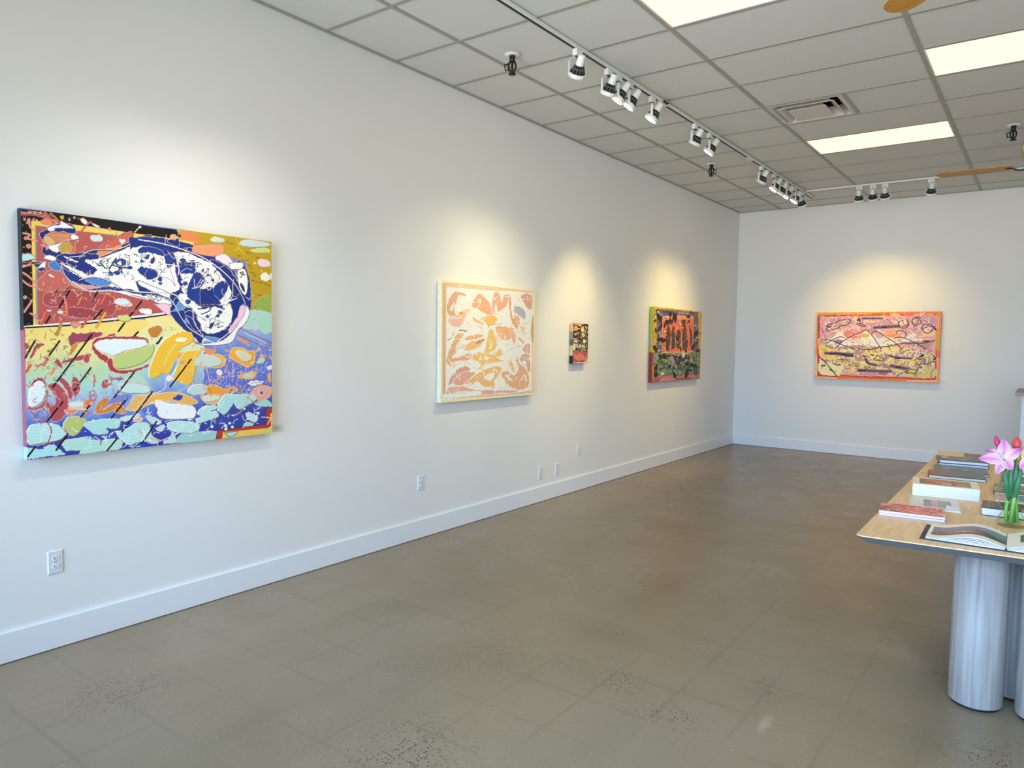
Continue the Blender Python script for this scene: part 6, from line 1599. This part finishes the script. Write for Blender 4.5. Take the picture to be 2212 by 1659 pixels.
book((3.231, 2.655), .275, .285, ZT+.0144, .0145, 5, 'kraft covered book with dark picture, on top at the far end of the table', '14161a', KR, 'dcc89c')
NAVY = """p 2c2e52 0 0 0,0,280,0,280,200,0,200
p 6c4c44 0 0 0,0,42,0,78,200,0,200
l b87c74 5 0 26,30,30,180
s q c0b8d0 8 30 2 11 120,40,260,40,260,120,120,120"""
book((3.600, .888), .29, .19, ZT, .038, 1.5, 'thick navy and brown hardcover book behind the glass vase', '1e2240', NAVY, '2c2e52', cth=.003)
book((3.640, 1.27), .26, .19, ZT, .013, 5, 'pink booklet with teal right half behind the thick navy book', 'e8d8d8', 'p d8a49c 0 0 0,0,100,0,100,190,0,190\np 3c8c98 0 0 100,0,260,0,260,190,100,190\np e07890 0 0 100,0,260,0,260,30,100,30', 'd8a49c', hard=False)
GRN = """p 6c7838 0 0 0,0,250,0,250,280,0,280
p a0a058 1 0 0,60,120,90,250,70,250,120,120,140,0,110
p d8d090 0 0 0,128,250,128,250,146,0,146
p 8a7c40 0 0 0,200,250,200,250,280,0,280
p 4a5828 1 0 20,10,120,40,220,20,250,50,120,60
s q 384820 40 50 6 12 0,0,250,0,250,130,0,130"""
book((3.620, 1.49), .25, .28, ZT, .016, 3, 'green field covered book seen through and beside the vase', '20241c', GRN, '6c7838')
book((3.64, 1.81), .26, .24, ZT, .026, 3, 'grey covered hardcover behind the green book, partly behind the vase', '24262c', 's q 8a8c90 40 60 5 13 0,0,260,0,260,240,0,240', '585a60')
book((3.66, 2.12), .26, .24, ZT, .03, 3, 'farthest book of the right row, pale page edges above the grey one', '1c2030', 's q a0a4b0 40 60 5 14 0,0,260,0,260,240,0,240', '70707c')

# open book near the table's front edge
t = thing('open_book', 'open photo book with a desert landscape spread on the near table edge', 'book', (3.722, .235, ZT), math.radians(1.2))
M_navy = mat('navy_cover', (.012, .016, .04), .45)
bm = B()
for s in (-1, 1): box(bm, min(s*.004, s*.29), 0, .0005, max(s*.004, s*.29), .272, .0045)
box(bm, -.004, 0, .004, .004, .272, .011); obj('cover', bm, M_navy, t, bevel=.0012)
bm = B(); box(bm, -.0015, 0, .011, .0015, .0006, .0125); bm.free()
def prof(u, k=1.0):         # u 0 at the fore edge, 1 at the spine
    return .0075 + k*(.034*math.sin(min(1, max(0, (u-.12)/.95))*PI)**1.5*(.45+.55*u) + .004*(1-u))
PH = """p f0ece4 0 0 0,0,255,0,255,260,0,260
g 58:5a4438;90:6a5244;120:7a6258;128:74708c;200:7c7c98 14,52,240,52,240,208,14,208
g 40:4c4438;90:3c4434;120:6a7080;150:6c84a4;208:7898b8 165,52,255,52,255,208,165,208
p 8c6a5c 1 0 14,90,80,100,140,118,170,112,180,96,100,84,14,80
p 6c5040 0 0 14,52,180,52,200,86,14,92
p 3c4c30 1 0 176,64,204,70,214,92,196,98,178,84
p e0c0f0 1 0 40,176,44,178,42,182
s q e8a880 26 9 2 15 78,96,150,100,150,112,78,106
s q f0e0d0 8 12 2 16 100,106,140,108,140,120,100,116"""
PH2 = """p f0ece4 0 0 0,0,255,0,255,260,0,260
g 80:5a6450;120:3c4438;160:6a6a60;205:4a4a44 42,70,200,70,200,200,42,200
s q a8b0a8 30 20 2 17 42,90,200,90,200,190,42,190
s q b0aca4 20 16 1.5 18 40,30,150,30,150,50,40,50"""
for s, art in ((-1, PH), (1, PH2)):
    R_ = Raster(255, 260, 2.0, 'f0ece4'); R_.run(art)
    def f(X, Y, hh, s=s):
        u = X/255 if s < 0 else 1-X/255; z = np.vectorize(lambda q: prof(q))(u); x = -(1-u)*.268-.001 if s < 0 else (1-u)*.268+.001
        return np.stack([x, .006+Y/1000, z+.0008], -1)
    painted_grid('page_spread', R_, f, t, M_print)
    bm = B(); n_ = 28     # curved leaves fanned over a flat block
    for k0, k1 in ((0, .12), (.14, .20), (.30, .36), (.46, .52), (.66, .72), (.86, .995)):
        A_, Bq = [], []
        for i in range(n_+1):
            u = i/n_; x = s*((1-u)*.268+.001)
            A_.append([bm.verts.new((x, y, .0048+(prof(u)-.0048)*k0)) for y in (.006, .266)]); Bq.append([bm.verts.new((x, y, .0048+(prof(u)-.0048)*k1)) for y in (.006, .266)])
        for i in range(n_):
            bm.faces.new((A_[i][0], A_[i+1][0], Bq[i+1][0], Bq[i][0])); bm.faces.new((A_[i][1], Bq[i][1], Bq[i+1][1], A_[i+1][1])); bm.faces.new((A_[i][0], A_[i][1], A_[i+1][1], A_[i+1][0])); bm.faces.new((Bq[i][0], Bq[i+1][0], Bq[i+1][1], Bq[i][1]))
        for i in (0, n_): bm.faces.new((A_[i][0], Bq[i][0], Bq[i][1], A_[i][1]))
    obj('leaves', bm, M_page, t)

# ------------------------------------------------------------------ vase with water
VX, VY = 3.722, .735
def thin_glass(name, tint, k):
    m = bpy.data.materials.new(name); m.use_nodes = True; n = m.node_tree.nodes; l = m.node_tree.links; n.remove(n['Principled BSDF'])
    a = n.new('ShaderNodeBsdfTransparent'); a.inputs[0].default_value = (*tint, 1); g = n.new('ShaderNodeBsdfGlossy'); g.inputs['Roughness'].default_value = .03; lw = n.new('ShaderNodeLayerWeight'); lw.inputs[0].default_value = k; x = n.new('ShaderNodeMixShader')
    sc_ = n.new('ShaderNodeMath'); sc_.operation = 'MULTIPLY'; sc_.inputs[1].default_value = .45; l.new(lw.outputs['Fresnel'], sc_.inputs[0]); l.new(sc_.outputs[0], x.inputs[0]); l.new(a.outputs[0], x.inputs[1]); l.new(g.outputs[0], x.inputs[2]); l.new(x.outputs[0], n['Material Output'].inputs[0]); return m
gm2 = thin_glass('clear_glass', (.97, .985, .97), .07)
t = thing('glass_vase', 'clear hourglass shaped glass vase holding the flowers', 'vase', (VX, VY, ZT))
outp = [(.0, 0), (.050, 0), (.054, .004), (.055, .02), (.053, .034), (.044, .048), (.0375, .060), (.038, .068), (.046, .082), (.0535, .098), (.0545, .112), (.051, .13), (.0485, .16), (.0485, .19), (.050, .22), (.053, .24)]
inp = [(max(r-.0025, 0), max(z, .012)) for r, z in outp][::-1]; inp[0] = (.0508, .2405)
bm = B(); lathe(bm, outp+inp, 48); obj('vase_body', bm, gm2, t)
gw = thin_glass('vase_water', (.90, .96, .80), .03)
bm = B(); lathe(bm, [(0, .0125)]+[(r-.0032, z) for r, z in outp if .012 < z < .105]+[(.0505, .105), (0, .105)], 40); obj('water', bm, gw, t)

# ------------------------------------------------------------------ flowers
M_stem = mat('stem_green', (.22, .42, .14), .5, var=.2, scale=40); M_leaf = mat('leaf_green', (.03, .14, .06), .45, var=.3, scale=30)
def petal_mat():
    m = bpy.data.materials.new('lily_petal'); m.use_nodes = True; n = m.node_tree.nodes; l = m.node_tree.links; b = n['Principled BSDF']
    at = n.new('ShaderNodeVertexColor'); at.layer_name = 'paint'; l.new(at.outputs[0], b.inputs['Base Color']); b.inputs['Roughness'].default_value = .5; b.inputs['Subsurface Weight'].default_value = .0; return m
M_petal = petal_mat()
def petal(name, base, tip, width, parent, cup=.3, curl=.25, normal=None, cols=('e8cce2', 'c455a4', 'f2d8ea', 'b03c8e'), nu=14, nv=8):
    base, tip = Vector(base), Vector(tip); ax = tip-base; Ln = ax.length; ax.normalize(); nrm = Vector(normal or (0, -1, 0)); nrm = (nrm-ax*nrm.dot(ax)).normalized(); sd = ax.cross(nrm)
    me = bpy.data.meshes.new(name); vs_, cs_, fs = [], [], []; c0, c1, c2, c3 = [np.array(srgb(c)) for c in cols]
    for i in range(nu+1):
        u = i/nu; wd = 1.45*width*(math.sin(PI*min(1, u*.93+.07))**.8)*(1-.35*u) if u < 1 else .0004
        for j in range(nv+1):
            v = j/nv*2-1; arch = curl*Ln*(math.sin(PI*u)*.6-.8*max(0, u-.7)); p = base+ax*u*Ln+sd*v*wd*(1+.05*math.sin(u*23))+nrm*(arch+cup*wd*abs(v)**1.6*(1-u)*1.3)
            vs_.append(p); e = abs(v); c = c0*(1-u)+c1*u; c = c*(1-max(0, e-.75)*2.4)+c2*max(0, e-.75)*2.4 if e > .75 else c
            mid = math.exp(-(v*5)**2)*.75*min(1, u*1.6+.1); c = c*(1-mid)+c3*mid; cs_.append((*c, 1))
    for i in range(nu):
        for j in range(nv): a = i*(nv+1)+j; fs.append((a, a+1, a+nv+2, a+nv+1))
    me.from_pydata(vs_, [], fs); ca = me.color_attributes.new('paint', 'FLOAT_COLOR', 'POINT'); ca.data.foreach_set('color', np.array(cs_, np.float32).ravel())
    for f in me.polygons: f.use_smooth = True
    o = link(name, me, M_petal, parent); sm = o.modifiers.new('thickness', 'SOLIDIFY'); sm.thickness = .0012; return o
def stem(parent, pts, r=.0075):
    bm = B(); tube(bm, pts, r, 10); return obj('stem', bm, M_stem, parent)
# main lily (world coordinates minus the thing's base)
def flower(name, label, base): return thing(name, label, 'flower', base)
def rel(b, p): return tuple(Vector(p)-Vector(b))
b0 = (3.705, .73, ZT+.016)
t = flower('lily', 'large open pink and white lily at the front of the vase', b0)
cen = (3.687, .715, 1.038)
tips = [((3.590, .685, 1.040), .021, .25), ((3.609, .76, 1.073), .017, .3), ((3.677, .745, 1.131), .021, .05), ((3.744, .74, 1.094), .018, .3), ((3.716, .675, 1.004), .019, .12), ((3.657, .68, .978), .016, .08)]
for tp, wd, cu in tips: petal('petal', rel(b0, cen), rel(b0, tp), wd, t, curl=cu, normal=(0.05, -1, .35))
bm = B(); mp_ = mat('anther', (.25, .12, .08), .6)
ant = B()
for k, (dx, dz) in enumerate(((-.022, .03), (-.014, .022), (-.004, .012), (.006, .006), (.012, -.002), (-.008, .036))):
    e = Vector(rel(b0, cen))+Vector((dx, -.045, dz)); tube(bm, [rel(b0, cen), Vector(rel(b0, cen))+Vector((dx*.4, -.02, dz*.3)), e], .0009, 6); tube(ant, [e-Vector((.003, 0, .003)), e, e+Vector((.003, 0, .003))], [.0008, .0018, .0008], 6)
st = obj('stamens', bm, mat('filament', (.55, .70, .40), .5), t); obj('anthers', ant, mp_, st)
stem(t, [rel(b0, p) for p in (b0, (3.70, .735, .82), (3.712, .738, .93), (3.695, .735, 1.0), (3.689, .722, 1.03))])
def leaf(parent, base, tip, wd, m=M_leaf, bend=.02):
    bm = B(); base, tip = Vector(base), Vector(tip); ax = tip-base; n_ = 10; side = ax.cross(Vector((0, 1, 0))).normalized(); out = Vector((0, -1, 0)); rows = []
    for i in range(n_+1):
        u = i/n_; w_ = wd*math.sin(PI*(u*.92+.08))**.8 if u < 1 else .0003; p = base+ax*u+out*bend*math.sin(PI*u)
        rows.append([bm.verts.new(p-side*w_), bm.verts.new(p+out*w_*-.25), bm.verts.new(p+side*w_)])
    for a, b in zip(rows, rows[1:]):
        for k in (0, 1): bm.faces.new((a[k], a[k+1], b[k+1], b[k])).smooth = True
    o = obj('leaf', bm, m, parent); s_ = o.modifiers.new('thickness', 'SOLIDIFY'); s_.thickness = .0012; return o
leaf(t, rel(b0, (3.708, .728, .86)), rel(b0, (3.682, .722, 1.025)), .010)
leaf(t, rel(b0, (3.714, .725, .87)), rel(b0, (3.712, .722, 1.035)), .009)
def bud(name, label, b, path, top, ln, rad, col, leafed=None):
    t = flower(name, label, b); d = (Vector(top)-Vector(path[-1])).normalized(); q = d.to_track_quat('Z', 'Y').to_matrix().to_4x4()
    Mb = Matrix.Translation(Vector(rel(b, top))-d*ln) @ q; bm = B(); R1 = 20
    prof_ = [(.15*rad, 0), (.7*rad, ln*.12), (rad, ln*.38), (.93*rad, ln*.6), (.6*rad, ln*.85), (.25*rad, ln*.97), (0, ln)]
    rings = []
    for r_, z_ in prof_: rings.append([bm.verts.new(Mb @ Vector((r_*(1-.10*(math.cos(3*a)**8))*math.cos(a), r_*(1-.10*(math.cos(3*a)**8))*math.sin(a), z_))) for a in [k*2*PI/R1 for k in range(R1)]])
    for u, v in zip(rings, rings[1:]):
        for k in range(R1): bm.faces.new((u[k], u[(k+1) % R1], v[(k+1) % R1], v[k])).smooth = True
    obj('bud', bm, mat('bud_petals', col, .5, var=.25, scale=60), t)
    stem(t, [rel(b, p) for p in path]); return t
zb = ZT+.016
bud('lily_bud', 'closed crimson pink bud leaning left behind the open lily', (3.716, .752, zb), [(3.716, .752, zb), (3.722, .75, .86), (3.70, .755, .98), (3.664, .76, 1.075)], (3.645, .765, 1.137), .056, .0125, 'c03468')
bud('tulip_bud', 'coral red tulip shaped bud standing tallest at the back of the vase', (3.735, .748, zb), [(3.735, .748, zb), (3.73, .757, .86), (3.726, .765, .98), (3.725, .77, 1.07)], (3.725, .775, 1.137), .055, .019, 'c8484c')
bud('tulip_bud', 'yellow bud low between the lily and the cream bud', (3.725, .72, zb), [(3.725, .72, zb), (3.726, .722, .86), (3.731, .735, .97), (3.731, .74, 1.02)], (3.733, .745, 1.072), .045, .011, 'd8b020')
tb = bud('lily_bud', 'cream green bud by the right edge of the photo', (3.742, .738, zb), [(3.742, .738, zb), (3.733, .742, .87), (3.745, .735, .99), (3.752, .73, 1.04)], (3.757, .728, 1.10), .05, .0155, 'b8b078')
b1 = (3.718, .708, zb)
t = flower('lily', 'second pink lily cut by the right edge, petals drooping right of the vase', b1); c1 = (3.775, .72, 1.045)
for tp, wd, cu in (((3.742, .69, 1.012), .019, .12), ((3.758, .70, .99), .018, .15), ((3.80, .69, 1.0), .018, .15), ((3.745, .75, 1.10), .018, .1), ((3.82, .75, 1.09), .018, .2), ((3.845, .71, 1.04), .018, .2)): petal('petal', rel(b1, c1), rel(b1, tp), wd, t, curl=cu, normal=(.1, -1, .3))
stem(t, [rel(b1, p) for p in (b1, (3.727, .71, .86), (3.738, .72, .97), (3.77, .728, 1.035))])
leaf(t, rel(b1, (3.728, .714, .85)), rel(b1, (3.748, .716, 1.03)), .010); leaf(t, rel(b1, (3.730, .720, .88)), rel(b1, (3.728, .72, 1.06)), .009)

# ------------------------------------------------------------------ reception counter at the right edge
t = thing('reception_counter', 'white counter with taupe top at the right edge behind the flowers', 'counter', (3.567, 5.8, 0))
bm = B(); box(bm, .055, .05, 0, 1.7, .85, 1.04); obj('body', bm, mat('counter_white', (.72, .75, .80), .5), t, bevel=.004)
bm = B(); box(bm, 0, 0, 1.0405, 1.76, .9, 1.08); obj('countertop', bm, M_top, t, bevel=.003)
tt = thing('storage_box', 'low taupe box lying on the counter top at the right edge', 'box', (3.645, 5.92, 1.0805))
bm = B(); box(bm, 0, 0, 0, .3, .22, .028); obj('box_body', bm, M_top, tt, bevel=.002)
bm = B(); box(bm, -.002, -.002, .0285, .302, .222, .034); obj('lid', bm, mat('box_lid', (.28, .23, .2), .5), tt)
